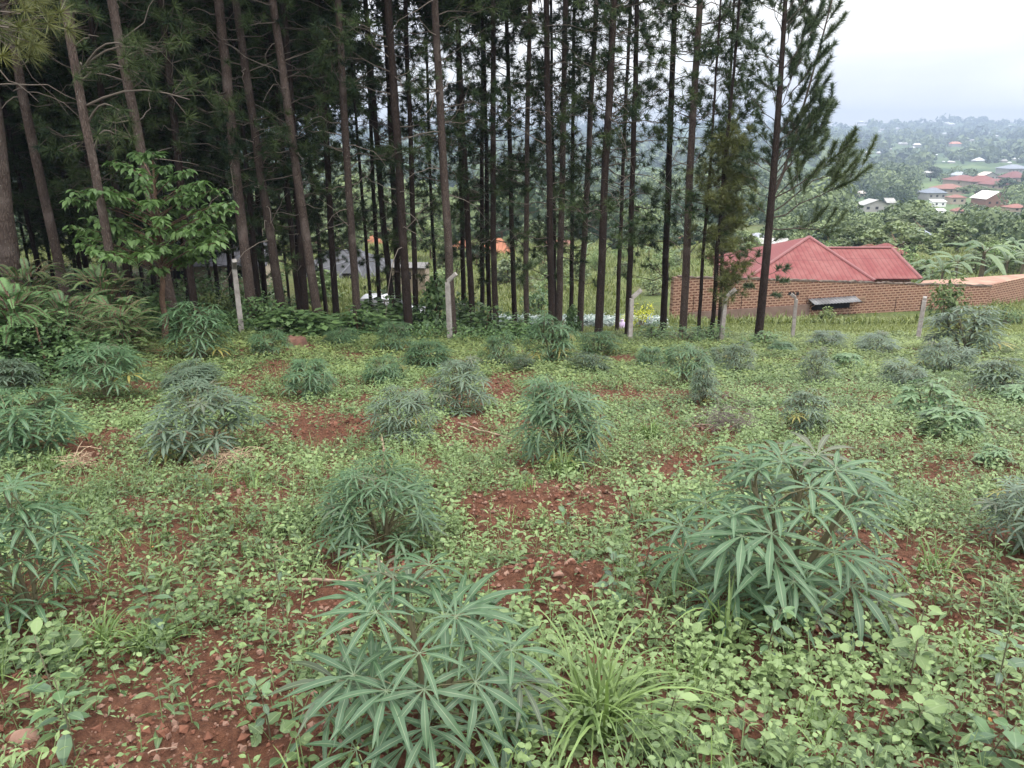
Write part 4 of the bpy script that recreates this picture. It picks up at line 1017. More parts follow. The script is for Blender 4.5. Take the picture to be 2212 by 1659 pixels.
limb_tree(-10.6, 12.0, "pine hanging big yellow green needle brushes into the upper left corner", [(45, 30, 11.2, 9, 0.26), (75, 75, 11.4, 8, 0.24), (20, 60, 11.0, 6, 0.25)], 0.3, 1)
limb_tree(float(at_depth(245, 605, 17.6)[0]), 17.6, "pine with drooping olive needle brushes, its trunk left of the bright leaved tree", [(275, 95, 16.6, 7, 0.32), (330, 110, 16.4, 8, 0.3), (300, 160, 16.6, 6, 0.3), (260, 240, 16.8, 5, 0.28), (250, 290, 17.0, 5, 0.3), (410, 215, 16.4, 5, 0.22), (180, 150, 17.0, 5, 0.25), (165, 30, 17.0, 5, 0.22)], 0.21, 2)

# ------------------------------------------------------------------ the small bright leaved tree
def bright_tree():
    y = 18.4; g = np.random.default_rng(61)
    Bp = at_depth(352, 690, y); zb = gz(Bp[0], y); z0 = zb
    t = thing("broadleaf_tree", "small tree with layered bright green leaves and a thin brown trunk", "tree", (Bp[0], y, zb))
    top = at_depth(330, 345, y) - np.array([Bp[0], y, zb])
    tt = np.linspace(0, 1, 12)[:, None]; P = top * tt + np.array([0, 0, -0.2]) * (1 - tt); P[1:-1, :2] += g.normal(size=(10, 2)) * 0.025
    tb = MB(); tb.tube(P, np.linspace(0.085, 0.02, 12), 9, jit=0.06); 
    cb = MB(); tips = []
    H = top[2]
    spec = [(150,500),(175,520),(200,470),(225,400),(260,430),(250,350),(290,340),(330,335),(365,350),(400,370),(420,400),(450,390),(470,440),(500,450),(490,480),(440,470),(400,480),(360,470),(320,480),(290,470),(240,500),(215,545),(260,540),(300,550),(350,540),(400,530),(450,540),(480,520),(380,560),(340,580),(310,390),(380,420),(420,440),(340,440),(280,510),(430,510),(370,510),(315,430),(405,560),(350,395),(470,410),(300,370)]
    spec = spec + [(150 + 350 * g.random(), 400 + 150 * g.random()) for _ in range(26)]
    for (u, v) in spec:
        E = at_depth(u + g.normal() * 8, v + g.normal() * 6, y + g.normal() * 1.0) - np.array([Bp[0], y, zb])
        hb = np.clip(E[2] - 0.25 - 0.25 * np.hypot(E[0] - top[0] * E[2] / H, E[1]), 1.6, H); O = top * hb / H
        q = np.linspace(0, 1, 5)[:, None]; Q = O + (E - O) * q; Q[:, 2] += 0.10 * np.sin(q[:, 0] * pi)
        tb.tube(Q, np.linspace(0.018, 0.006, 5), 4, cap=False)
        for s_ in (0.66, 0.84, 1.0):
            tips.append((O + (E - O) * s_ + np.array([0, 0, 0.10 * sin(s_ * pi)]), g.random()))
    tb.build("trunk", M['bark_thin'], t)
    T = np.array([p for p, _ in tips]); per = 15; idx = np.repeat(np.arange(len(T)), per); k = len(idx)
    az = g.random(k) * 2 * pi; pitch = -0.45 + 0.28 * g.normal(size=k); size = 0.14 + 0.10 * g.random(k)
    hgt = np.clip((T[idx, 2] - 1.5) / (H - 1.5), 0, 1)
    tint = np.clip(0.75 - 0.5 * hgt + 0.2 * np.array([r for _, r in tips])[idx], 0, 1)
    L_ = T[idx] + g.normal(size=(k, 3)) * np.array([0.05, 0.05, 0.035]) + np.stack([np.cos(az), np.sin(az), 0 * az], -1) * 0.05
    Mx = leaf_frames(az, pitch, g.normal(size=k) * 0.3, size, 0.85)
    cb.inst(LEAF_V, LEAF_Q, Mx, L_, tint, LEAF_LF); cb.inst(LEAF_V, LEAF_T, Mx, L_, tint, LEAF_LF)
    cb.build("crown", M['bright'], t)
bright_tree()

# ------------------------------------------------------------------ shrubs, vines, ferns along the edge of the grove
def bush_mesh(seed, n=700, leaf=0.10, wide=0.9, flatten=0.75, clumps=16):
    """unit bush: 1 m wide, 1 m tall"""
    g = np.random.default_rng(seed); b = MB()
    cc = randunit(clumps, g) * (0.22 + 0.2 * g.random((clumps, 1))); cc[:, 2] = np.abs(cc[:, 2]) * 1.9 + 0.12; cc[:, 2] = np.clip(cc[:, 2], 0.1, 0.88)
    idx = g.integers(0, clumps, n); d = randunit(n, g)
    P = cc[idx] + d * (0.13 + 0.07 * g.random((n, 1))); P[:, 2] = np.clip(P[:, 2], 0.02, 1.0)
    az = np.arctan2(d[:, 1], d[:, 0]) + g.normal(size=n) * 0.6; pitch = -0.25 + 0.45 * g.normal(size=n)
    ctint = g.random(clumps)
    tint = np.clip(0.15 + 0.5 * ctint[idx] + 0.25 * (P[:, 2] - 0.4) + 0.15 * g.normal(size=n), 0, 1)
    Mx = leaf_frames(az, pitch, g.normal(size=n) * 0.4, leaf * (0.6 + 0.7 * g.random(n)), wide)
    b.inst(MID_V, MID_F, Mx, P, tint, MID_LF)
    s = MB()
    for i in range(min(clumps, 9)):
        q = np.linspace(0, 1, 4)[:, None]; s.tube(np.array([0, 0, -.05]) * (1 - q) + cc[i] * q + np.array([0, 0, 0.03]) * np.sin(q * pi), [0.02, 0.014, 0.01, 0.006], 4, cap=False)
    return b, s
def fern_mesh(seed, n=26, flen=0.40):
    """unit fern-leaved shrub: arching fronds with two rows of narrow leaflets"""
    g = np.random.default_rng(seed); b = MB(); s = MB()
    V, A, T, Lc = [], [], [], []
    for i in range(n):
        az = g.random() * 2 * pi; el = 0.35 + 0.9 * g.random(); L = flen * (0.6 + 0.6 * g.random()); h0 = 0.08 + 0.72 * g.random(); r0 = 0.22 * g.random()
        t = np.linspace(0, 1, 29)[:, None]; o = np.array([[cos(az), sin(az), 0.0]])
        P = o * (r0 + L * cos(el) * t) + np.array([[0, 0, 1]]) * (h0 + L * (sin(el) * t - 0.55 * t ** 2))
        s.tube(P[::4], np.linspace(0.006, 0.0015, 8), 3, cap=False)
        tang = unit(np.gradient(P, axis=0)); sd_ = unit(np.cross(tang, np.array([0, 0, 1.0])[None] + 0 * tang))
        tint = 0.2 + 0.6 * g.random()
        for k in range(3, 29):
            w = 0.052 * L / 0.4 * (1 - abs(k / 28 - 0.4) * 1.0)
            for sg in (-1, 1):
                d = unit(sd_[k] * sg + tang[k] * 0.35 + np.array([0, 0, -0.18])); Lc.append(P[k]); A.append(d * w); V.append(tang[k] * 0.0105); T.append(tint + 0.1 * g.normal())
    A = np.array(A); V = np.array(V); nn = np.cross(V, A); nn = unit(nn) * 0.05
    Mx = np.stack([V * 1.6, A, nn], -1)
    b.inst(FAR_V * np.array([1.1, 1, 1]), FAR_F, Mx, np.array(Lc), np.clip(T, 0, 1))
    return b, s
BUSH = [bush_mesh(1000 + i, 620 + 80 * (i % 3), 0.105 + 0.02 * (i % 3), 1.0 + 0.25 * (i % 2)) for i in range(5)]
FERN = [fern_mesh(1100 + i, 190) for i in range(3)]
BUSHL = [bush_mesh(1250 + i, 2300, 0.052, 1.0 + 0.2 * i, clumps=30) for i in range(2)]
BUSHF = [bush_mesh(1200 + i, 520, 0.085, 0.8) for i in range(3)]
_bp = {}
def shrub(u, vb, vt, wpx, label, lib='bush', i=0, mat='shrub', cat="shrub", group="shrubs along the edge of the grove", name="shrub", y=None, partname="foliage"):
    p = ground_at(u, vb) if y is None else at_depth(u, vb, y)
    if y is not None: p[2] = gz(p[0], p[1])
    dep = p[1] * cos(PITCH) - (p[2] - CAMZ) * sin(PITCH); w = wpx / 1659 * dep
    h = max(0.3, at_depth(u, vt, p[1])[2] - p[2])
    t = thing(name, label, cat, (p[0], p[1], gz(p[0], p[1]) - 0.03), R.random() * 6.28, group, scale=(w, w, h))
    key = (lib, i, mat)
    if key in _bp:
        for q in _bp[key]: part(q, t)
    else:
        fb, sb = {'bush': BUSH, 'fern': FERN, 'fine': BUSHF, 'large': BUSHL}[lib][i]
        _bp[key] = (fb.build(partname, M[mat], t), sb.build("stem", M['bark_thin'], t))
    return t
SHRUBS = [
 (55,812,588,250,"bright green ferny shrub under the thickest left trunk",'fern',0,'fern'),
 (160,800,612,230,"ferny shrub with fresh fronds right of the brightest one",'fern',1,'fern'),
 (-10,805,605,220,"ferny shrub on the left border below the thickest trunk",'fern',2,'fern'),
 (90,745,535,170,"dark bluish ferny shrub between the two leftmost trunks",'fern',1,'shrub'),
 (240,745,555,190,"dark ferny shrub leaning out under the bright leaved tree",'fern',0,'shrub'),
 (270,770,628,190,"dull grey green fern shrub over the dark hollow",'fern',2,'shrub'),
 (110,820,668,270,"broad leaved green shrub below the bright ferns",'large',0,'shrub'),
 (20,815,690,220,"broad leaved shrub in the left border's lower corner of the thicket",'large',1,'shrub'),
 (215,800,700,170,"low dark shrub at the mouth of the shaded hollow",'large',0,'shrub'),
 (320,730,640,130,"shrub at the foot of the thin brown trunk",'bush',2,'shrub'),
 (470,700,620,90,"light green sapling just left of the first concrete post",'bush',3,'weed_far'),
 (560,715,640,100,"shrub between the first post and the pale brown trunk",'bush',0,'shrub'),
 (615,725,672,120,"low shrub right of the pale brown trunk's foot",'bush',1,'shrub'),
 (700,728,678,140,"low creeping shrub before the slate roofed house",'bush',2,'shrub'),
 (775,725,672,120,"creeping shrub left of the white car",'bush',3,'shrub'),
 (830,715,648,140,"vine covered shrub hiding the lower side of the white car",'bush',4,'shrub'),
 (890,715,655,120,"vine heap before the white car's bonnet",'bush',0,'shrub'),
 (945,720,600,80,"tall vine climbing beside the second concrete post",'bush',1,'shrub'),
 (1005,715,640,90,"vine covered shrub just right of the second post",'bush',2,'shrub'),
 (1045,730,672,110,"low shrub behind the upright cassava right of the second post",'bush',3,'shrub'),
 (1115,735,690,100,"low shrub left of the tall pointed cassava",'bush',4,'shrub'),
 (1165,690,612,80,"dark leafy shrub among the trunks behind the pointed cassava",'bush',0,'shrub'),
 (1235,725,650,40,"green creeper wrapped round the slim trunk's foot",'bush',1,'shrub'),
 (1410,735,690,110,"fine leaved shrub right of the third concrete post",'fine',0,'shrub'),
 (1475,740,690,130,"fine leaved shrub at the foot of the half pale trunk",'fine',1,'shrub'),
 (1535,738,685,90,"fine leaved shrub left of the fourth concrete post",'fine',2,'shrub'),
 (1650,750,712,110,"fine leaved shrub at the foot of the free standing pine",'fine',0,'shrub'),
]
for (u, vb, vt, w, lab, lib, i, mat) in SHRUBS: shrub(u, vb, vt - (14 if 540 < u < 1130 else 0), w * (1.15 if 540 < u < 1130 else 1), lab, lib, i, mat)
def undergrowth():
    b = MB(); n = 5200
    x = -28 + 30 * rng.random(n); y = 18.5 + 12 * rng.random(n) ** 1.3
    x2 = -78 + 70 * rng.random(8500); y2 = 26 + 52 * rng.random(8500)
    k2 = (x2 < -9 - 0.12 * (y2 - 26)) & (x2 < -0.30 * y2) | (x2 < -9 - 0.12 * (y2 - 26)) & (y2 < 40); big = np.concatenate([np.zeros(n), np.ones(k2.sum())]); x = np.concatenate([x, x2[k2]]); y = np.concatenate([y, y2[k2]])
    k = (y > 22.5 - 0.28 * np.maximum(0, -x - 6) + 1.0 * (fbm(x * .5, y * .5, 131, 2) - .5)) & (fbm(x * 0.6, y * 0.6, 132, 3) > 0.36) | (big > 0); x, y, big = x[k], y[k], big[k]
    per = 8; idx = np.repeat(np.arange(len(x)), per); m = len(idx)
    z = G(x, y); h = 0.08 + (0.5 + 1.0 * big[idx]) * rng.random(m) * (0.3 + vnoise(x * .8, y * .8, 133))[idx]
    L_ = np.stack([x[idx] + rng.normal(size=m) * .16, y[idx] + rng.normal(size=m) * .16, z[idx] + h], -1)
    Mx = leaf_frames(rng.random(m) * 6.28, -0.2 + 0.4 * rng.normal(size=m), rng.normal(size=m) * .4, (0.09 + 0.09 * rng.random(m)) * (1 + 0.8 * big[idx]), 0.95)
    b.inst(MID_V, MID_F, Mx, L_, np.clip(0.4 + 0.4 * rng.normal(size=m), 0, 1), MID_LF)
    tag(b.build("undergrowth", M['shrub']), "tangled low leafy undergrowth at the foot of the pines", "undergrowth", kind="stuff")
undergrowth()

# ------------------------------------------------------------------ concrete fence posts with cranked arms
def fence_post(u, vb, vt, label, yaw, y, wide=0.13, tilt=0.0, arm=0.42):
    p = at_depth(u, vb, y); p[2] = gz(p[0], y)
    top = at_depth(u, vt, y)[2]; H = max(1.2, top - p[2] - arm * 0.55)
    t = thing("fence_post", label, "fence post", (p[0], p[1], p[2]), 0, "concrete posts of the old field fence", rot=(0, tilt, yaw))
    w = wide / 2
    a = MB(); V = []
    for z, s_ in ((-0.3, 1.05), (H * 0.5, 1.0), (H, 0.92)):
        for (sx, sy) in ((-1, -1), (1, -1), (1, 1), (-1, 1)): V.append((sx * w * s_, sy * w * s_, z))
    F = [(0, 3, 2, 1), (8, 9, 10, 11)]
    for r_ in range(2):
        for i in range(4): j = (i + 1) % 4; F.append((4 * r_ + i, 4 * r_ + j, 4 * r_ + 4 + j, 4 * r_ + 4 + i))
    a.add(V, F, smooth=False); o = a.build("post", M['concrete'], t)
    bv = o.modifiers.new("b", 'BEVEL'); bv.width = 0.012; bv.segments = 2
    # arm leans out along local +x
    c = MB(); d = np.array([0.76, 0, 0.65]); n = np.array([-0.65, 0, 0.76]); O = np.array([-0.01, 0, H + 0.012]); V = []
    w2 = w * 0.86
    for s_ in (0.0, arm):
        for (sx, sy) in ((-1, -1), (1, -1), (1, 1), (-1, 1)): V.append(O + d * s_ + n * (sx * w2) + np.array([0, sy * w2, 0]) + (np.array([0.0, 0, 0.0]) if s_ else d * (0.055 if sx > 0 else -0.02)))
    c.add(V, [(0, 3, 2, 1), (4, 5, 6, 7), (0, 1, 5, 4), (1, 2, 6, 5), (2, 3, 7, 6), (3, 0, 4, 7)], smooth=False)
    o = c.build("arm", M['concrete'], t); bv = o.modifiers.new("b", 'BEVEL'); bv.width = 0.010; bv.segments = 2
fence_post(520, 700, 565, "concrete post at the left end, tilted, its arm bent towards the camera", radians(-65), 23.0, 0.15, radians(-2))
fence_post(972, 736, 594, "concrete post standing in front of a pale brown pine trunk", radians(-20), 24.0, 0.14, radians(-1.0))
fence_post(1360, 740, 630, "concrete post before the yellow leaved bush", radians(8), 25.0, 0.14, 0)
fence_post(1558, 730, 628, "concrete post in front of the left half of the brick wall", radians(5), 24.7, 0.13, radians(1))
fence_post(1711, 738, 638, "slim concrete post beside the grey awning, its arm bent away", radians(165), 26.4, 0.12, radians(1), arm=0.25)
fence_post(1984, 725, 645, "broken topped concrete post half hidden by the tall cassava clump", radians(60), 27.0, 0.15, radians(2), arm=0.16)

# ------------------------------------------------------------------ brick compound with the red roofed house
def roof_faces(b, pts, faces, mats):
    """double-skinned roof: the sheet and its underside 4 cm lower"""
    pts = np.array(pts, float)
    for f, m_ in zip(faces, mats):
        q = pts[list(f)]; b.add(q, [tuple(range(len(f)))], m_, smooth=False); b.add(q - np.array([0, 0, 0.05]), [tuple(reversed(range(len(f))))], m_, smooth=False)
def strip(b, p, q, w=0.16, h=0.05, mat=0):
    """a ridge cap: shallow box along p-q"""
    p = np.array(p, float); q = np.array(q, float); d = unit(q - p); s_ = unit(np.cross(d, np.array([0, 0, 1.0]))); n = np.cross(s_, d)
    V = [c + s_ * sx * w / 2 + n * (sz * h) for c in (p, q) for (sx, sz) in ((-1, 0), (-0.5, 1), (0.5, 1), (1, 0))]
    b.add(V, [(0, 1, 5, 4), (1, 2, 6, 5), (2, 3, 7, 6), (3, 0, 4, 7), (0, 3, 2, 1), (4, 5, 6, 7)], mat, smooth=False)
def compound():
    y0 = 48.0
    A = at_depth(1468, 597, y0); Bc = at_depth(2141, 617, 55.0)      # the front wall runs slightly away to the right
    yaw = atan2(Bc[1] - A[1], Bc[0] - A[0]); Lw = float(np.hypot(Bc[1] - A[1], Bc[0] - A[0]))
    zt = A[2]; base = zt - 2.55
    t = thing("brick_wall", "brown brick compound wall with a grey awning and plastered plinth", "wall", (A[0], A[1], base), yaw)
    drop = (Bc[2] - A[2])
    def wall_mesh(L, d0, d1, th=0.23, zb=-1.2, top=2.5):
        b = MB(); V = []
        for x, d in ((0, d0), (L, d1)):
            V += [(x, 0, zb), (x, th, zb), (x, th, top + d), (x, 0, top + d)]
        b.add(V, [(0, 4, 7, 3), (4, 5, 6, 7), (5, 1, 2, 6), (1, 0, 3, 2), (3, 7, 6, 2), (0, 1, 5, 4)], smooth=False); return b
    wall_mesh(Lw, 0, drop).build("wall", M['brick'], t)
    cp = MB(); V = []; gq = np.random.default_rng(12); nq = 120
    for x in np.linspace(-0.05, Lw + 0.05, nq):
        d = drop * x / Lw; e = 0.035 * gq.normal(); f_ = 0.02 * gq.normal()
        V += [(x, -0.04 + f_ * .5, 2.49 + d - abs(f_)), (x, 0.27, 2.5 + d), (x, 0.25, 2.57 + d + e), (x, -0.02, 2.57 + d + e)]
    F = [(0, 3, 2, 1), ((nq - 1) * 4, (nq - 1) * 4 + 1, (nq - 1) * 4 + 2, (nq - 1) * 4 + 3)]
    for k in range(nq - 1):
        for i in range(4): j = (i + 1) % 4; F.append((4 * k + i, 4 * k + j, 4 * k + 4 + j, 4 * k + 4 + i))
    cp.add(V, F, smooth=False); cp.build("coping", M['coping'], t)
    pl = MB(); pl.box((0.8 + 4.5, -0.045, -0.55), (9.0, 0.12, 1.5)); pl.build("plinth", M['plaster'], t)
    pr = MB(); pr.box((-0.2, 0.1, 0.65), (0.42, 0.36, 3.7)); pr.build("pier", M['brick'], t)
    def xw(u):   # position along the wall seen at column u
        r = ray(u, 650); k = np.array([cos(yaw), sin(yaw)]); 
        s_ = (A[0] * r[1] - A[1] * r[0]) / (k[1] * r[0] - k[0] * r[1]); return s_
    zo = lambda x: drop * x / Lw
    for u in (1498, 1573, 1601, 1645, 1742, 1935, 1990):
        rb = MB(); x = xw(u); o_ = zo(x); rb.tube(np.array([[x, -0.03, 0.35 + o_], [x + 0.02, -0.035, 1.0 + o_], [x, -0.03, 1.45 + o_]]), 0.018, 5); rb.build("iron_bar", M['rust'], t)
    x1, x2 = xw(1745), xw(1846); zc = 1.22 + drop * (x1 + x2) / 2 / Lw
    for u, w in ((1704, 0.20), (1712, 0.18), (1721, 0.2)):
        vb_ = MB(); x = xw(u); vb_.box((x, -0.004, 1.62 + zo(x)), (w, 0.03, 0.22)); vb_.build("vent_hole", M['dark'], t)
    op = MB(); op.box(((x1 + x2) / 2, -0.01, zc - 0.36), ((x2 - x1) * 0.8, 0.05, 0.45)); op.build("hatch", M['dark'], t)
    aw = MB(); n = 60; xs = np.linspace(x1, x2, n); V = []
    for x, k in zip(xs, range(n)): 
        wv = 0.022 * sin(k * pi / 2 + 0.4)
        V += [(x, -0.01, zc + 0.22 + wv), (x, -0.75, zc - 0.03 + wv)]
    aw.add(V, np.array([[2 * i, 2 * i + 1, 2 * i + 3, 2 * i + 2] for i in range(n - 1)])); o = aw.build("awning", M['tin_grey'], t); sm = o.modifiers.new("s", 'SOLIDIFY'); sm.thickness = 0.012
    br = MB()
    for x in (x1 + 0.1, x2 - 0.1): br.tube(np.array([[x, -0.03, zc - 0.45], [x, -0.68, zc - 0.05]]), 0.025, 5)
    br.build("awning_bracket", M['wood'], t)
    bd = MB(); bd.box((x2 + 0.42, -0.08, zc + 0.06), (0.75, 0.05, 0.13)); bd.box((x2 + 0.45, -0.075, zc - 0.11), (0.8, 0.05, 0.09)); bd.build("timber_board", M['wood'], t)
    # the side wall runs away uphill from the right corner
    sw = bpy.data.objects.new("side_wall", None); bpy.data.objects.remove(sw)
    side = wall_mesh(22.0, 0, 0.35, 0.23, -1.5, 2.5 + drop)
    o = side.build("side_wall", M['brick'], t); o.location = (Lw, 0.22, 0.003); o.rotation_euler = (0, 0, radians(17))
    # lean-to roof of old sheets behind the corner
    ro = MB(); ca, sa = cos(radians(17)), sin(radians(17))
    def loc(p): d = np.array(p) - np.array([A[0], A[1], base]); return (d[0] * cos(yaw) + d[1] * sin(yaw), -d[0] * sin(yaw) + d[1] * cos(yaw), d[2])
    P = [(xw(1985), 0.30, 2.44 + drop * 0.8), (Lw - 0.12, 0.32, 2.44 + drop), (Lw + 14 * ca - 0.2, 14 * sa + 0.25, 2.62 + drop), loc(at_depth(2420, 586, 68)), loc(at_depth(2225, 591, 63.5)), loc(at_depth(1995, 606, 58.5))]
    roof_faces(ro, P, [(0, 1, 4, 5), (1, 2, 3, 4)], [0, 0]); ro.build("lean_to_roof", M['tin_old'], t)
    return A, Bc, yaw
cA, cB, cyaw = compound()
def red_house():
    e_y = 54.5
    def W(u, v, y): return at_depth(u, v, y)
    ez = W(1740, 606, e_y)[2]
    apex = W(1748, 511, 60.0); 
    xl = W(1607, 600, e_y)[0]; xr = W(1890, 606, e_y)[0]
    cx = apex[0]
    O = np.array([cx, e_y, ez])
    t = thing("house", "brick house with a big red sheet metal hip roof behind the compound wall", "house", O)
    rel = lambda p: tuple(np.array(p) - O)
    # main block: pyramid hip, square plan
    A0 = (xl - cx, 0, 0); B0 = (xr - cx, 0, 0); C0 = (xr - cx, 11.0, 0); D0 = (xl - cx, 11.0, 0); AP = rel((cx, 60.0, apex[2]))
    # wing: ridge lower, to the right, hipped end
    r1 = W(1785, 535, 59.2); r2 = W(1925, 538, 59.2); wx = W(1990, 608, 55.3)
    rz = r1[2] - ez
    w0 = (0.5, 0.8, -0.01); w1 = (wx[0] - cx, 0.8, -0.01); w2 = (wx[0] - cx, 8.6, -0.01); w3 = (0.5, 8.6, -0.01); ra = (r1[0] - cx - 2.0, 4.7, rz); rb = (r2[0] - cx, 4.7, rz)
    b = MB()
    pts = [A0, B0, C0, D0, AP, w0, w1, w2, w3, ra, rb]
    roof_faces(b, pts, [(0, 1, 4), (1, 2, 4), (2, 3, 4), (3, 0, 4), (5, 6, 10, 9), (6, 7, 10), (7, 8, 9, 10)], [0, 1, 0, 1, 0, 1, 0])
    ro = b.build("roof", [M['red_front'], M['red_side']], t)
    cp = MB()
    for p, q in ((A0, AP), (B0, AP), (w1, rb), (ra, rb)): strip(cp, np.array(p) + (0, 0, .01), np.array(q) + (0, 0, .01), 0.34, 0.07)
    cp.build("ridge_cap", M['red_cap'], ro)
    fs = MB(); fs.box(((xl + xr) / 2 - cx, 0.0, -0.12), (xr - xl, 0.04, 0.14)); fs.build("fascia", M['red_cap'], ro)
    wl = MB(); wl.box(((xl + xr) / 2 - cx, 5.5, -1.7), (xr - xl - 1.0, 9.8, 3.2)); wl.box(((xr + wx[0]) / 2 - cx - 0.4, 4.7, -1.75), (wx[0] - xr - 0.2, 6.8, 3.1)); wl.build("wall", M['brick'], t)
    win = MB(); win.box((xl - cx + 2.6, 0.58, -1.2), (1.3, 0.06, 1.1)); win.build("window", M['dark'], t)
    win = MB(); win.box((xr - cx - 2.6, 0.58, -1.2), (1.3, 0.06, 1.1)); win.build("window", M['dark'], t)
    dr = MB(); dr.box((0, 0.58, -1.9), (0.95, 0.06, 2.0)); dr.build("door", M['wood'], t)
red_house()

# ------------------------------------------------------------------ other houses
HOUSE_SPOTS = []
_hm = {}
def hmat(c, kind):
    k = (c, kind)
    if k not in _hm:
        nm = "roof_" if kind != 'w' else "house_wall_"
        _hm[k] = tin_mat(nm + "sheet", c, 0, 0.5, tuple(x * 0.85 for x in c), 0.6) if kind == 'r' else flat(nm + "paint", c, 0.9)
    return _hm[k]
def house(u, vb, wpx, vroof, vapex, roof, wall, label, kind='hip', yaw=0.0, depth=0.75, y=None, detail=True, name="house", cat="house", group="houses down in the valley"):
    """foot at (u, vb), eaves at vroof, ridge at vapex"""
    p = ground_at(u, vb) if y is None else at_depth(u, vb, y)
    dep = p[1] * cos(PITCH) - (p[2] - CAMZ) * sin(PITCH); w = wpx / 1659 * dep; d = w * depth
    ez = at_depth(u, vroof, p[1])[2] - p[2]; rz = at_depth(u, vapex, p[1] + d * 0.5)[2] - p[2]
    ez = max(ez, 0.18 * w if y is None else 1.5); rz = max(rz, ez + 0.10 * w)
    HOUSE_SPOTS.append((p[0], p[1] + d / 2, max(w, d) * 0.62, p[2] + 0.35 * ez))
    t = thing(name, label, cat, (p[0], p[1] + d / 2, p[2]), yaw, group)
    ov = 0.05 * w; W2, D2 = w / 2, d / 2
    wl = MB(); wl.box((0, 0, ez / 2 - 1.0), (w - 2 * ov, d - 2 * ov, ez + 2.0)); wl.build("wall", hmat(wall, 'w'), t)
    b = MB()
    if kind == 'hip':
        k = max(0.0, W2 - D2 * 0.95); pts = [(-W2, -D2, ez), (W2, -D2, ez), (W2, D2, ez), (-W2, D2, ez), (-k, 0, rz), (k, 0, rz)]
        roof_faces(b, pts, [(0, 1, 5, 4), (1, 2, 5), (2, 3, 4, 5), (3, 0, 4)], [0] * 4)
    elif kind == 'gable':
        pts = [(-W2, -D2, ez), (W2, -D2, ez), (W2, D2, ez), (-W2, D2, ez), (-W2, 0, rz), (W2, 0, rz)]
        roof_faces(b, pts, [(0, 1, 5, 4), (2, 3, 4, 5)], [0] * 2)
        g = MB(); x = W2 - ov
        for s_ in (-1, 1): g.add([(s_ * x, -D2 + ov, ez), (s_ * x, D2 - ov, ez), (s_ * x, 0, rz - 0.06)], [(0, 1, 2) if s_ > 0 else (0, 2, 1)], smooth=False)
        g.build("gable_wall", hmat(wall, 'w'), t)
    elif kind == 'front_gable':
        pts = [(-W2, -D2, ez), (W2, -D2, ez), (W2, D2, ez), (-W2, D2, ez), (0, -D2, rz), (0, D2, rz)]
        roof_faces(b, pts, [(0, 4, 5, 3), (4, 1, 2, 5)], [0] * 2)
        g = MB(); yv = D2 - ov
        for s_ in (-1, 1): g.add([(-W2 + ov, s_ * yv, ez), (W2 - ov, s_ * yv, ez), (0, s_ * yv, rz - 0.06)], [(0, 1, 2) if s_ < 0 else (0, 2, 1)], smooth=False)
        g.build("gable_wall", hmat(wall, 'w'), t)
    else:
        pts = [(-W2, -D2, ez), (W2, -D2, ez), (W2, D2, rz), (-W2, D2, rz)]; roof_faces(b, pts, [(0, 1, 2, 3)], [0])
        g = MB(); g.box((0, D2 - ov - 0.1, (ez + rz) / 2 - 0.1), (w - 2 * ov, 0.15, rz - ez)); g.build("back_wall", hmat(wall, 'w'), t)
    b.build("roof", hmat(roof, 'r'), t)
    if detail:
        n = max(1, int(round(w / 4.5)))
        for i in range(n):
            x = (i + 0.5) / n * (w - 2 * ov) - W2 + ov
            o = MB(); o.box((x, -D2 + ov - 0.02, ez * 0.55), (min(1.3, w * 0.14), 0.06, min(1.1, ez * 0.38))); o.build("window", M['dark'], t)
    return t
RED, ORANGE, CORAL, SLATE, GREYR, WHITER = (0.165, 0.070, 0.058), (0.30, 0.125, 0.072), (0.215, 0.105, 0.082), (0.045, 0.047, 0.056), (0.16, 0.17, 0.19), (0.30, 0.295, 0.28)
CREAM, BEIGE, BRICKW, PALE = (0.32, 0.27, 0.20), (0.28, 0.225, 0.17), (0.19, 0.10, 0.07), (0.27, 0.26, 0.24)
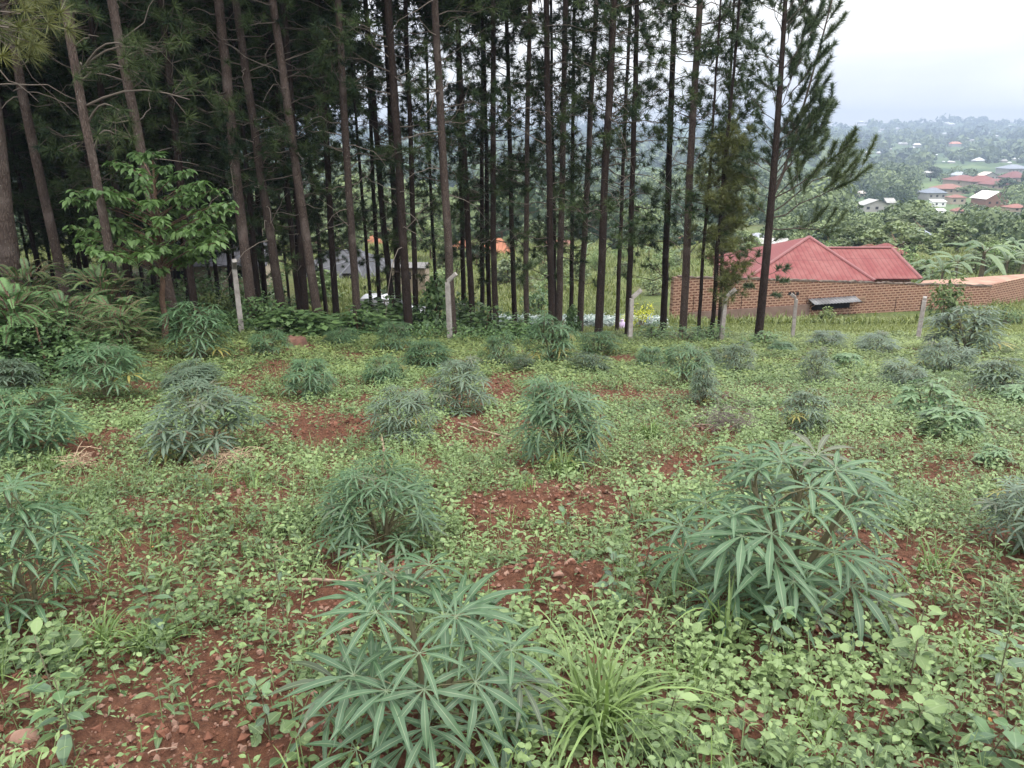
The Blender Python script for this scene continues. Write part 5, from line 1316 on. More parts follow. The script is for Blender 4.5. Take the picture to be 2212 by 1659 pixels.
def slate_house():
    y = 74.0; A_ = at_depth(735, 597, y); O = np.array([A_[0], y, gz(A_[0], y)])
    t = thing("house", "house with a dark slate tiled hip roof and cream fascia behind the pines", "house", O, 0, "houses just beyond the grove")
    ez = A_[2] - O[2]; w = 205 / 1659 * y * 1.0; top = at_depth(735, 540, y + 5)[2] - O[2]
    HOUSE_SPOTS.append((O[0], y + 5, 8, O[2] + 1))
    b = MB(); W2 = w / 2
    pts = [(-W2, 0, ez), (W2 * 0.72, 0, ez), (W2 * 0.72, 10, ez), (-W2, 10, ez), (-W2 * 0.45, 5, top), (W2 * 0.25, 5, top),
           (W2 * -0.02, -1.6, ez - .02), (W2 * 0.56, -1.6, ez - .02), (W2 * 0.27, 1.0, ez + 1.5), (W2 * 0.27, 3.0, ez + 1.5),
           (W2 * 0.5, 1.0, ez + .06), (W2 * 1.05, 2.2, ez + .25), (W2 * 1.05, 8, ez + .25), (W2 * 0.5, 8, ez + .06), (W2 * 0.66, 5, top - .7)]
    roof_faces(b, pts, [(0, 1, 5, 4), (1, 2, 5), (2, 3, 4, 5), (3, 0, 4), (6, 7, 8), (7, 1, 9, 8), (6, 8, 9, 0), (10, 11, 14), (11, 12, 14), (12, 13, 14)], [0] * 10)
    ro = b.build("roof", M['slate'], t)
    rc = MB()
    for p, q in ((pts[4], pts[5]), (pts[1], pts[5]), (pts[0], pts[4]), (pts[6], pts[8]), (pts[7], pts[8]), (pts[11], pts[14])): strip(rc, p, q, 0.22, 0.05)
    rc.build("ridge_cap", M['slate_cap'], ro)
    fs = MB(); fs.box((-W2 * 0.14, -0.03, ez - 0.14), (W2 * 1.72, 0.06, 0.2)); fs.box((W2 * 0.27, -1.63, ez - 0.16), (W2 * 0.58, 0.06, 0.2)); fs.build("fascia", hmat(PALE, 'w'), ro)
    wl = MB(); wl.box((-W2 * 0.14, 5, ez / 2 - 0.6), (W2 * 1.6, 9, ez + 1.0)); wl.box((W2 * 0.27, -0.6, ez / 2 - 0.62), (W2 * 0.5, 1.6, ez + 0.9)); wl.build("wall", M['brick'], t)
    for x in (-0.7, -0.3, 0.27):
        wn = MB(); wn.box((W2 * x, 0.46 if x < 0 else -1.43, ez * 0.55), (1.4, 0.06, 1.1)); wn.build("window", M['dark'], t)
M['slate'] = plain_mat("slate_tile", (0.030, 0.031, 0.037), (0.020, 0.021, 0.026), 3, 0.55, stretch=(0.2, 0.2, 14))
M['slate_cap'] = plain_mat("slate_ridge", (0.085, 0.087, 0.098), (0.06, 0.062, 0.07), 3, 0.6)
slate_house()
G1 = "houses just beyond the grove"
house(440, 620, 270, 575, 520, (0.12, 0.12, 0.135), CREAM, "long house with pale grey roof and cream walls behind the grove's left part", 'gable', 0.05, 0.55, y=66, group=G1)
house(885, 618, 80, 606, 592, (0.16, 0.155, 0.15), BEIGE, "low beige outbuilding with a dull grey roof right of the slate roofed house", 'gable', -0.1, 0.7, y=62, group=G1)
house(808, 560, 40, 530, 505, ORANGE, BEIGE, "house showing only a bit of bright orange roof above the slate roof", 'hip', 0.2, 0.8, y=120, group=G1)
house(1000, 570, 65, 548, 518, ORANGE, CREAM, "orange roofed house with cream gable left of the larger orange one", 'hip', 0.3, 0.9, y=106, group=G1)
house(1072, 578, 85, 554, 514, (0.32, 0.135, 0.08), BEIGE, "larger orange hip roofed house with beige walls seen between the trunks", 'hip', -0.2, 0.8, y=98, group=G1)
house(1208, 560, 58, 541, 519, CORAL, PALE, "house with a dull red roof end showing beside a thick trunk", 'gable', 0.1, 0.8, y=112, group=G1)
house(1640, 545, 62, 525, 503, (0.27, 0.28, 0.32), BEIGE, "small house with a grey pointed roof left of the white roofed shed", 'hip', 0.3, 0.9, y=104, group=G1)
house(1676, 552, 66, 531, 516, WHITER, BEIGE, "shed with a plain whitish lean-to roof just left of the red roof's peak", 'mono', 0.0, 0.5, y=98, name="shed", cat="shed", group=G1)
house(1885, 575, 60, 553, 527, (0.20, 0.085, 0.062), BEIGE, "house with an orange red hip roof peeping over the big red roof's ridge", 'hip', 0.1, 0.9, y=84, group=G1)
house(1925, 580, 78, 554, 525, (0.145, 0.045, 0.042), BEIGE, "house with a dusky red pyramid roof at the big red roof's right shoulder", 'hip', -0.1, 0.95, y=80, group=G1)
house(1470, 560, 30, 520, 508, CORAL, BEIGE, "small house glimpsed above the bananas near the brick wall's left end", 'hip', 0.2, 0.9, y=140, group=G1)
house(1990, 530, 46, 508, 492, (0.24, 0.27, 0.31), PALE, "blue grey roofed house sunk among the trees behind the red house", 'hip', 0.2, 0.9)
house(1893, 458, 66, 443, 430, WHITER, PALE, "long white roofed house alone in the middle of the wooded valley", 'front_gable', 0.1, 0.6)
house(1925, 450, 22, 438, 428, WHITER, PALE, "small white annex touching the long white roofed house", 'mono', 0.0, 0.8)
house(1865, 425, 30, 418, 412, (0.45, 0.40, 0.36), BEIGE, "beige roofed hut above the long white roofed house", 'gable', 0.2, 0.8)
house(1985, 424, 26, 413, 405, (0.20, 0.21, 0.24), PALE, "small dark grey roof left of the slate grey house on the far slope", 'hip', 0.1, 0.9)
house(2022, 432, 48, 417, 405, (0.16, 0.18, 0.21), PALE, "slate grey roofed house on the slope left of the red cluster", 'hip', 0.15, 0.8)
house(2030, 447, 30, 436, 431, (0.75, 0.75, 0.74), (0.7, 0.7, 0.68), "bright white box shaped house above the round green tree", 'mono', 0.0, 0.7)
house(2035, 460, 18, 455, 451, (0.75, 0.75, 0.74), (0.7, 0.7, 0.68), "tiny white hut just below the bright white box shaped house", 'mono', 0.0, 0.8)
house(2070, 442, 36, 427, 420, CORAL, CREAM, "cream house with coral roof beside the bright white box", 'hip', 0.0, 0.8)
house(2060, 420, 62, 408, 397, (0.21, 0.105, 0.08), BEIGE, "low coral roofed house at the left edge of the red cluster", 'hip', 0.1, 0.8)
house(2092, 402, 66, 391, 378, RED, BEIGE, "bright red hip roofed house at the top of the cluster", 'hip', 0.1, 0.8)
house(2132, 405, 66, 394, 379, (0.175, 0.068, 0.058), BEIGE, "red hip roofed house in the cluster's middle, beside the pale gable", 'hip', -0.1, 0.8)
house(2165, 410, 60, 399, 386, (0.17, 0.072, 0.065), BEIGE, "dusky red roofed house at the right of the cluster's middle", 'hip', 0.05, 0.8)
house(2140, 388, 40, 380, 371, (0.52, 0.44, 0.38), PALE, "pale gabled roof standing behind the red cluster", 'front_gable', 0.1, 0.7)
house(2150, 448, 62, 430, 412, (0.60, 0.55, 0.50), BRICKW, "unplastered brick house with a partly white roof below the cluster", 'front_gable', 0.2, 0.8)
house(2200, 395, 50, 384, 370, (0.16, 0.068, 0.064), BEIGE, "dark red roofed house cut by the right border below a grey roof", 'hip', 0.1, 0.8)
house(2200, 375, 56, 366, 355, (0.20, 0.22, 0.25), PALE, "blue grey roofed house on the right border, highest of the slope", 'hip', 0.1, 0.8)
house(2075, 462, 26, 456, 448, (0.21, 0.10, 0.08), BEIGE, "small coral hut in the trees below the brick house", 'hip', 0.1, 0.9)
house(2205, 458, 44, 449, 440, (0.22, 0.10, 0.08), BEIGE, "coral roofed house cut by the right border among the lower trees", 'hip', 0.1, 0.9)
house(2120, 352, 24, 347, 340, (0.55, 0.55, 0.55), PALE, "small whitish house alone on the dark slope high above the cluster", 'hip', 0.1, 0.9, detail=False)
house(2015, 380, 26, 373, 366, (0.50, 0.49, 0.46), PALE, "pale house half hidden left of the tall dark tree", 'hip', 0.1, 0.9, detail=False)
house(2075, 385, 34, 379, 371, (0.30, 0.32, 0.35), PALE, "long grey roofed building behind the dark trees above the cluster", 'hip', 0.1, 0.6, detail=False)
def far_house(u, v, w, c, label, group):
    p = ground_at(u, v); dep = p[1]; s_ = w / 1659 * dep
    HOUSE_SPOTS.append((p[0], p[1], s_, p[2] + 1.0))
    b = MB(); h = s_ * 0.32
    b.box((0, 0, h / 2), (s_, s_ * 0.6, h)); pts = [(-s_ * .55, -s_ * .35, h), (s_ * .55, -s_ * .35, h), (s_ * .55, s_ * .35, h), (-s_ * .55, s_ * .35, h), (-s_ * .3, 0, h * 1.6), (s_ * .3, 0, h * 1.6)]
    b.add(pts, [(0, 1, 5, 4), (1, 2, 5), (2, 3, 4, 5), (3, 0, 4)], 1, smooth=False)
    o = b.build("house", [hmat(PALE, 'w'), hmat(c, 'r')], None, p + np.array([0, 0, 0.5])); tag(o, label, "house", group); return o
far_house(1980, 318, 14, (0.7, 0.7, 0.7), "white house speck left of the orange one on the far dark slope", "far houses told apart")
far_house(2062, 318, 20, (0.5, 0.2, 0.13), "single orange roofed house far up the opposite slope", "far houses told apart")
for i in range(46):
    u = 1850 + 362 * R.random() if i % 3 else 1150 + 700 * R.random(); v = 266 + 90 * R.random() ** 1.2
    far_house(u, v, 5 + 7 * R.random(), (0.68, 0.68, 0.70) if i % 4 else (0.42, 0.40, 0.40), "tiny pale house scattered on the hazy far hillside", "tiny pale houses on the far hillside")

# ------------------------------------------------------------------ the white car behind the shrubs
def car():
    y = 45.0; p = at_depth(838, 670, y); z = gz(p[0], y) + 0.06
    zt = at_depth(838, 632, y)[2]; z = min(z, zt - 1.55)
    z = gz(p[0], y) + 0.04
    t = thing("parked_car", "white parked car mostly hidden by shrubs and pine trunks", "car", (p[0], y, z), radians(-4))
    white = plain_mat("white_car_paint", (0.55, 0.55, 0.56), (0.50, 0.50, 0.51), 2, 0.25, 0.5)
    glass = plain_mat("car_glass", (0.02, 0.022, 0.026), None, 2, 0.08, 0.6); tyre = plain_mat("tyre_rubber", (0.02, 0.02, 0.02), None, 9, 0.85); rim = plain_mat("wheel_rim", (0.45, 0.45, 0.46), None, 9, 0.35, metal=0.8)
    lamp = plain_mat("lamp_lens", (0.65, 0.66, 0.68), None, 9, 0.15); red = plain_mat("tail_lens", (0.35, 0.02, 0.02), None, 9, 0.2); blk = plain_mat("car_trim", (0.03, 0.03, 0.03), None, 9, 0.6)
    def loft(prof, ys):
        """side outline prof [(x,z)] swept across the width with pinching"""
        b = MB(); n = len(prof); V = []
        for (yy, sc, dz) in ys:
            for (x, zz) in prof: V.append((x * sc, yy, zz * (1 - dz) + dz * 0.7))
        F = []
        for r_ in range(len(ys) - 1):
            for i in range(n): j = (i + 1) % n; F.append((r_ * n + i, r_ * n + j, (r_ + 1) * n + j, (r_ + 1) * n + i))
        F += [tuple(range(n - 1, -1, -1)), tuple((len(ys) - 1) * n + i for i in range(n))]
        b.add(V, F, smooth=True); return b
    body = [(-2.1, .32), (-2.15, .6), (-2.08, .95), (-1.2, 1.02), (0.9, 1.0), (1.75, .92), (2.1, .75), (2.15, .45), (2.05, .28), (1.65, .26), (1.62, .5), (1.3, .66), (.98, .5), (.95, .24), (-.95, .24), (-.98, .5), (-1.3, .66), (-1.62, .5), (-1.65, .28)]
    loft(body, [(-.86, .97, .06), (-.80, 1, 0), (.80, 1, 0), (.86, .97, .06)]).build("body", white, t)
    cab = [(-2.0, .98), (-1.82, 1.35), (-1.55, 1.56), (-.6, 1.62), (.2, 1.56), (.62, 1.34), (1.0, 1.0)]
    loft(cab, [(-.76, .98, 0), (-.62, .93, 0.0), (.62, .93, 0.0), (.76, .98, 0)]).build("cabin", white, t)
    for sy in (-1, 1):
        g = MB()
        for (x0, x1, xa, xb) in ((-1.72, -.95, -1.55, -.98), (-.86, .0, -.86, -.05), (.08, .72, .05, .32)):
            g.add([(x0, sy * .775, 1.04), (x1, sy * .775, 1.04), (xb, sy * .70, 1.46), (xa, sy * .70, 1.46)], [(0, 1, 2, 3) if sy < 0 else (3, 2, 1, 0)], smooth=False)
        o = g.build("side_window", glass, t); m = o.modifiers.new("s", 'SOLIDIFY'); m.thickness = 0.02; m.offset = 0
    for (x, sy) in ((1.3, -1), (1.3, 1), (-1.3, -1), (-1.3, 1)):
        a = np.linspace(0, 2 * pi, 25)[:-1]; b = MB(); V = []
        for (r_, yy) in ((.20, .87), (.31, .875), (.33, .84), (.33, .68), (.30, .66)): V += [(x + r_ * cos(k), sy * yy, .33 + r_ * sin(k)) for k in a]
        F = [(q * 24 + i, q * 24 + (i + 1) % 24, (q + 1) * 24 + (i + 1) % 24, (q + 1) * 24 + i) for q in range(4) for i in range(24)]
        b.add(V, F); w = b.build("wheel", tyre, t)
        rb = MB(); V = [(x + .2 * cos(k), sy * .872, .33 + .2 * sin(k)) for k in a] + [(x, sy * .84, .33)]
        rb.add(V, [(i, (i + 1) % 24, 24) for i in range(24)]); rb.build("rim", rim, w)
    for sy in (-1, 1):
        h = MB(); h.box((2.06, sy * .62, .76), (.16, .34, .15)); h.build("headlight", lamp, t)
        h = MB(); h.box((-2.10, sy * .66, .82), (.08, .26, .22)); h.build("tail_light", red, t)
        h = MB(); h.box((.72, sy * .90, 1.06), (.12, .2, .13)); h.build("mirror", white, t)
    g = MB(); g.add([(.66, -.6, 1.36), (.66, .6, 1.36), (1.01, .66, 1.03), (1.01, -.66, 1.03)], [(0, 3, 2, 1)], smooth=False); o = g.build("windscreen", glass, t); m = o.modifiers.new("s", 'SOLIDIFY'); m.thickness = 0.03; m.offset = 0
    g = MB(); g.add([(-1.84, -.55, 1.36), (-1.84, .55, 1.36), (-2.02, .62, 1.04), (-2.02, -.62, 1.04)], [(0, 1, 2, 3)], smooth=False); o = g.build("rear_window", glass, t); m = o.modifiers.new("s", 'SOLIDIFY'); m.thickness = 0.03; m.offset = 0
    for x in (2.13, -2.13):
        g = MB(); g.box((x, 0, .42), (.12, 1.5, .2)); g.build("bumper", blk, t)
car()

# ------------------------------------------------------------------ trees and bananas beyond
def tree_mesh(seed, clumps=26, per=85, leaf=0.055, shape=(0.5, 0.5, 0.36), cz=0.6, loose=1.0):
    """unit tree 1 m tall: crown of leaf clumps spread through its volume, gaps between them"""
    g = np.random.default_rng(seed); b = MB(); s = MB()
    d = randunit(clumps, g); r = (0.45 + 0.55 * g.random((clumps, 1)) ** 0.6); cc = d * r * np.array(shape); cc[:, 2] += cz
    cr = (0.09 + 0.075 * g.random(clumps)) * loose; ct = g.random(clumps)
    idx = np.repeat(np.arange(clumps), per); n = len(idx); e = randunit(n, g)
    P = cc[idx] + e * (cr[idx] * (0.55 + 0.5 * g.random(n)))[:, None] * np.array([1.15, 1.15, 0.85])
    Mx = frames(unit(e + randunit(n, g) * 0.8), g) * (leaf * (0.6 + 0.8 * g.random(n)))[:, None, None]
    q = np.array([[-.5, -.35, 0], [.1, -.5, .08], [.5, .3, 0], [-.15, .5, -.06]])
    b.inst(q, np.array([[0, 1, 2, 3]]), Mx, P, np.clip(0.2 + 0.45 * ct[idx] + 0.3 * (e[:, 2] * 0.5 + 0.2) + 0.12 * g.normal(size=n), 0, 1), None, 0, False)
    tp = np.array([0, 0, max(0.22, cz - shape[2] * 0.5)])
    s.tube(np.array([[0, 0, -0.06], [0.008, 0, tp[2] * 0.5], tp]), [0.032, 0.024, 0.019], 8)
    for i in range(min(12, clumps)):
        t = np.linspace(0, 1, 4)[:, None]; s.tube(tp * (1 - t) + cc[i] * t + np.array([0, 0, -0.03]) * np.sin(t * pi), [0.015, 0.011, 0.008, 0.004], 5, cap=False)
    return b, s
TREES = [tree_mesh(1300), tree_mesh(1301, 30, 80, 0.05, (0.42, 0.42, 0.40), 0.56), tree_mesh(1302, 22, 90, 0.06, (0.6, 0.6, 0.30), 0.66), tree_mesh(1303, 26, 70, 0.05, (0.26, 0.26, 0.44), 0.54), tree_mesh(1304, 34, 70, 0.05, (0.55, 0.55, 0.36), 0.58, 0.85)]
_trp = {}
def tree(u, vb, vt, wpx, label, i, mat='tree', y=None, group="trees beyond the grove and the compound"):
    p = ground_at(u, vb) if y is None else at_depth(u, vb, y)
    z = gz(p[0], p[1]); dep = p[1] * cos(PITCH) - (z - CAMZ) * sin(PITCH); w = wpx / 1659 * dep; h = max(1.0, at_depth(u, vt, p[1])[2] - z)
    t = thing("tree", label, "tree", (p[0], p[1], z), R.random() * 6.28, group, scale=(w / 1.05, w / 1.05, h / 1.0))
    if (i, mat) in _trp:
        for q in _trp[(i, mat)]: part(q, t)
    else:
        cb, sb = TREES[i]; _trp[(i, mat)] = (cb.build("crown", M[mat], t), sb.build("trunk", M['bark_thin'], t))
M['tree_blue'] = leaf_mat("dark_mango_leaf", (0.024, 0.048, 0.028), (0.075, 0.115, 0.055), trans=0.15, rough=0.5, objvar=0.25, island=0.5)
M['tree_light'] = leaf_mat("light_tree_leaf", (0.06, 0.105, 0.03), (0.15, 0.21, 0.065), trans=0.2, rough=0.6, objvar=0.25, island=0.5)
TREE_SPOTS = [
 (1850,560,488,110,"olive green rounded tree behind the big red roof's ridge",0,'tree'),
 (1935,570,466,150,"broad dull green tree crown rising over the house's right roof end",4,'tree'),
 (1790,545,490,110,"dark tree just above the big red roof's peak",1,'tree_blue'),
 (1760,530,470,100,"light olive tree left of the roof's peak, seen past the free pine",2,'tree'),
 (1835,500,440,110,"dark green tree below the long white roofed house",1,'tree_blue'),
 (1890,500,452,90,"dark tree in the row below the long white roofed house's right end",0,'tree_blue'),
 (1985,520,452,120,"large fresh green tree crown in front of the bright white box house",2,'tree'),
 (2065,545,470,130,"tall loose tree with bare twigs above its crown, before the banana plants",3,'tree'),
 (2100,500,455,110,"rounded tree below the brick house",0,'tree'),
 (2160,520,465,130,"mid green tree behind the banana plants, right part",4,'tree'),
 (2200,500,450,100,"dark tree cut by the right border below the coral roof",1,'tree_blue'),
 (2170,420,385,50,"dark round tree among the red roofs, at the right",0,'tree_blue'),
 (2105,425,398,70,"green trees' crown nestled between the red roofs and the brick house",4,'tree'),
 (1960,430,398,50,"dark square shaped tree left of the slate grey house",1,'tree_blue'),
 (1895,415,390,40,"dark tree above the long white roofed house",1,'tree_blue'),
 (2010,390,360,60,"tall dark pair-like tree above the slate grey house",3,'tree_blue'),
 (1560,560,490,70,"dark tree seen between the olive pine and the free pine",1,'tree_blue'),
 (1600,545,500,60,"rounded green tree left of the grey pointed roof",0,'tree'),
 (1620,590,545,110,"pale bluish green bush tree left of the red roof, over the wall",4,'tree_light'),
 (1480,545,480,90,"dark tree above the bananas at the brick wall's left end",0,'tree_blue'),
 (1340,545,490,80,"dark green tree between the thick dark trunk and the third post",1,'tree_blue'),
 (1180,600,535,80,"olive bushy tree right of the orange roofed house",4,'tree'),
 (1030,575,530,55,"dark tree between the two orange roofs",0,'tree_blue'),
 (960,590,520,60,"green tree left of the smaller orange roof",1,'tree'),
 (1085,520,470,70,"dark bluish tree above the larger orange roof",1,'tree_blue'),
 (930,560,480,90,"hazy green tree above the beige outbuilding",0,'tree'),
 (850,540,470,90,"hazy green tree right of the bit of orange roof",2,'tree'),
 (690,545,490,100,"tree crown behind the slate roof's left end",4,'tree'),
 (560,540,480,100,"tree crown behind the long grey roofed house",0,'tree'),
]
for (u, vb, vt, w, lab, i, mat) in TREE_SPOTS: tree(u, vb, vt + (9 if 420 < vt < 475 and u > 1700 else 0), w, lab, i, mat)
shrub(2040, 690, 590, 75, "leafy green small tree growing against the brick wall near its corner", 'bush', 4, 'tree_light', "tree", "plants by the brick wall", "tree", y=46.5)
shrub(1790, 700, 660, 42, "round green bush under the grey awning", 'bush', 2, 'weed_far', "bush", "plants by the brick wall", "bush", y=45.5)
shrub(2170, 690, 655, 60, "clipped dark hedge bush by the side wall", 'fine', 0, 'shrub', "bush", "plants by the brick wall", "bush", y=44)
shrub(2205, 690, 655, 50, "darker hedge bush cut by the right border near the side wall", 'fine', 1, 'shrub', "bush", "plants by the brick wall", "bush", y=44)
G2 = "bushes on the grass beyond the pines"
shrub(1385, 690, 646, 60, "bush of bright yellow leaves behind the third concrete post", 'fine', 2, 'yellow_leaf', "bush", G2, "bush", y=40)
shrub(1345, 700, 662, 36, "smaller bright yellow bush left of the third concrete post", 'fine', 1, 'yellow_leaf', "bush", G2, "bush", y=39)
shrub(1410, 640, 590, 60, "grey green bush on the slope above the yellow leaved bush", 'bush', 3, 'tree', "bush", G2, "bush", y=62)
shrub(1135, 640, 590, 60, "grey green bush on the slope right of the orange roofed house", 'bush', 0, 'tree', "bush", G2, "bush", y=66)
shrub(700, 640, 575, 90, "yellow green bush before the slate roofed house", 'bush', 1, 'tree_light', "bush", G2, "bush", y=58)
shrub(850, 625, 597, 50, "dark bush behind the white car's roof", 'bush', 2, 'tree', "bush", G2, "bush", y=56)
shrub(925, 660, 625, 50, "yellowish bush right of the white car's bonnet", 'fine', 0, 'tree_light', "bush", G2, "bush", y=46)
shrub(640, 660, 612, 80, "yellow green bush on the grass left of the slate roofed house", 'fine', 1, 'tree_light', "bush", G2, "bush", y=50)
shrub(960, 620, 580, 70, "fresh green bush in front of the smaller orange roofed house", 'bush', 3, 'tree_light', "bush", G2, "bush", y=70)

def banana_mesh(seed, n=9):
    """banana plant about 4 m tall: fleshy stem, long arching split leaves"""
    g = np.random.default_rng(seed); b = MB(); s = MB()
    s.tube(np.array([[0, 0, -.2], [.03, .02, 1.1], [.06, 0, 2.1]]), [.17, .13, .08], 9)
    for i in range(n):
        az = i * 2.4 + g.normal() * .3; L = 1.9 + 0.8 * g.random(); el = 1.25 - 1.0 * (i / n) + 0.2 * g.normal(); k = 15; t = np.linspace(0, 1, k)
        o = np.array([cos(az), sin(az), 0.0]); dr = 0.45 + 0.45 * g.random()
        P = np.array([.05, 0, 1.95])[None] + o[None] * (L * cos(el) * t + L * 0.25 * t ** 2)[:, None]; P[:, 2] += L * (sin(el) * t - dr * t ** 2.2)
        w = 0.215 * np.clip((t - .10) / .12, 0.06, 1) * np.clip((1.03 - t) / .35, 0.05, 1) ** 0.6
        sd_ = np.array([-sin(az), cos(az), 0.0]); up = np.array([0, 0, 1.0])
        rag = 1 + 0.0 * t
        A_ = P + (sd_[None] * w[:, None] * 0.95 - up[None] * (w * (0.35 + 0.25 * g.random(k)))[:, None]); B_ = P - sd_[None] * w[:, None] * 0.95 - up[None] * (w * (0.35 + 0.25 * g.random(k)))[:, None]
        tint = g.random()
        for j in range(k - 1):           # the blade is split into strips across
            for Q, sg in ((A_, 1), (B_, -1)):
                gap = 0.0 if g.random() < 0.4 else 0.12
                q0, q1 = Q[j], Q[j + 1] * (1 - gap) + Q[j] * gap
                b.add([P[j], P[j + 1], q1, q0], [(0, 1, 2, 3) if sg > 0 else (3, 2, 1, 0)], 0, np.array([[0, .5, tint], [0, .5, tint], [1, .5, tint], [1, .5, tint]]))
        s.tube(P[:5], np.linspace(.03, .015, 5), 4, cap=False)
    return b, s
BAN = [banana_mesh(1400), banana_mesh(1401, 8), banana_mesh(1402, 10)]
_bn = {}
def banana(u, vb, vt, label, i, y, rot=None):
    p = at_depth(u, vb, y); z = gz(p[0], y); h = at_depth(u, vt, y)[2] - z; k = max(0.5, h / 3.1)
    t = thing("banana_plant", label, "banana plant", (p[0], y, z), R.random() * 6.28 if rot is None else rot, "banana plants beyond the wall and grove", scale=(k, k, k))
    if i in _bn:
        for q in _bn[i]: part(q, t)
    else:
        bb, sb = BAN[i]; _bn[i] = (bb.build("foliage", M['banana'], t), sb.build("stem", M['banana_stem'], t))
banana(2115, 620, 505, "tallest banana plant with long arching leaves behind the brick wall's corner", 0, 66)
banana(2060, 620, 535, "banana plant with an upright fresh leaf left of the tallest one", 1, 64)
banana(2030, 620, 560, "small yellowish banana plant at the red roof's right corner", 2, 62)
banana(2165, 620, 540, "banana plant right of the tallest one", 2, 68)
banana(2205, 600, 520, "banana plant cut by the right border behind the lean-to roof", 1, 74)
banana(1995, 600, 550, "banana plant just beside the red roof's right slope", 0, 70)
banana(1400, 590, 535, "banana plant left of the pair above the yellow bush", 1, 92)
banana(1435, 590, 530, "banana plant above the yellow bush, tall middle one", 2, 90)
banana(1470, 595, 530, "banana plant nearest the brick wall's left end", 0, 88)
banana(1375, 595, 545, "small banana plant behind the black trunk at the third post", 0, 96)
banana(1590, 570, 520, "banana plant showing over the olive pine, before the grey pointed roof", 1, 88)
banana(1265, 590, 540, "banana plant between the leaning reddish trunk and the thick dark one", 2, 95)
banana(1685, 530, 490, "banana plant behind the white roofed shed", 1, 118)
banana(2180, 570, 505, "feathery banana plant behind the others near the right border", 0, 84)

for i in range(46):
    if i < 30: u, v, y = 1590 + 640 * R.random(), 560, 63 + 34 * R.random() ** 1.3
    else: u, v, y = 960 + 500 * R.random(), 600, 62 + 40 * R.random()
    if 1600 < u < 1985 and y < 72: y += 16
    hh = 1.0 + 2.2 * R.random(); p_ = at_depth(u, v, y); z_ = gz(p_[0], y); vt_ = float(project(p_[0], y, z_ + hh)[1]); vb_ = float(project(p_[0], y, z_)[1])
    shrub(u, vb_, vt_, hh * 1.3 / y * 1659, "leafy bush among many alike on the overgrown slope behind the trunks and the compound", ['bush', 'fine', 'large'][i % 3], i % 2, 'tree_light' if i % 3 else 'tree', "bush", "bushes on the overgrown slope", "bush", y=y)
def far_woods():
    b = MB(); g = np.random.default_rng(99)
    q = np.array([[-.5, -.35, 0], [.1, -.5, .08], [.5, .3, 0], [-.15, .5, -.06]])
    def put(n, y0, y1, per, size, leafk, dens, xs=0.85, pw=1.0):
        y = y0 * (y1 / y0) ** (g.random(n) ** pw); x = (g.random(n) * 2 - 1) * xs * y
        k = fbm(x / (14 + 0.03 * y), y / (14 + 0.06 * y), 141, 3) > dens
        z = G(x, y); s_ = size * np.exp(0.35 * g.normal(size=n)) * (0.75 + 0.5 * fbm(x / 25, y / 40, 143, 2))
        for (hx, hy, hr, hz) in HOUSE_SPOTS:
            # what can be seen of a house from the field stays clear of trees
            los = CAMZ + (hz - CAMZ) * y / hy
            k &= ~((np.abs(x / y - hx / hy) < hr / hy * 1.02) & (y > hy * 0.12) & (y < hy + hr * 1.2) & ((z + s_ * 1.15 > los) | (y > hy - 1.5 * hr)))
        k &= ~((x > 8) & (x < 34) & (y < 90)); x, y, z, s_ = x[k], y[k], z[k], s_[k]; n = len(x)
        tt = np.clip(np.where(g.random(n) < 0.55, 0.02, 0.55) + 0.2 * g.random(n) + 0.7 * (fbm(x / (20 + 0.06 * y), y / (30 + 0.1 * y), 142, 2) - .5), 0, 1)
        idx = np.repeat(np.arange(n), per); m = len(idx); d = randunit(m, g)
        P = np.stack([x, y, z], -1)[idx] + d * (s_[idx] * (0.75 + 0.3 * g.random(m)))[:, None] * np.array([.62, .62, .52]); P[:, 2] += s_[idx] * 0.55
        Mx = frames(unit(d + randunit(m, g) * 0.7), g) * (s_[idx] * leafk * (0.6 + 0.8 * g.random(m)))[:, None, None]
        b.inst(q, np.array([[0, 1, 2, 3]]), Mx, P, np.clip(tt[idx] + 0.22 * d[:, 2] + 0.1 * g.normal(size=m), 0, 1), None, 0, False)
    put(420, 80, 150, 420, 3.2, 0.10, 0.50)
    put(1500, 140, 420, 330, 5.0, 0.10, 0.46)
    put(3200, 400, 1100, 190, 8.0, 0.125, 0.42)
    put(5200, 1000, 2300, 26, 11.0, 0.38, 0.33)
    put(4200, 2200, 3600, 16, 12.0, 0.45, 0.36)
    tag(b.build("woods", M['woods']), "mass of trees covering the valley and the hazy far hills", "woods", kind="stuff")
far_woods()
def pale_bed():
    b = MB(); n = 900; x = at_depth(1060, 660, 41)[0] + 9.5 * rng.random(n); y = 40.5 + 4.5 * rng.random(n)
    per = 7; idx = np.repeat(np.arange(n), per); m = len(idx); z = G(x, y)
    L_ = np.stack([x[idx] + rng.normal(size=m) * .12, y[idx] + rng.normal(size=m) * .12, z[idx] + 0.15 + 0.45 * rng.random(m)], -1)
    b.inst(MID_V, MID_F, leaf_frames(rng.random(m) * 6.28, 0.3 * rng.normal(size=m), rng.normal(size=m) * .4, 0.16 + 0.12 * rng.random(m), 0.9), L_, np.clip(0.5 + .3 * rng.normal(size=m), 0, 1), MID_LF)
    tag(b.build("leafy_crop", leaf_mat("bluish_crop_leaf", (0.10, 0.16, 0.13), (0.42, 0.46, 0.44), trans=0.2, rough=0.6, objvar=0, island=0.6)), "bed of pale bluish leafy plants beyond the trunks", "crop", kind="stuff")
pale_bed()
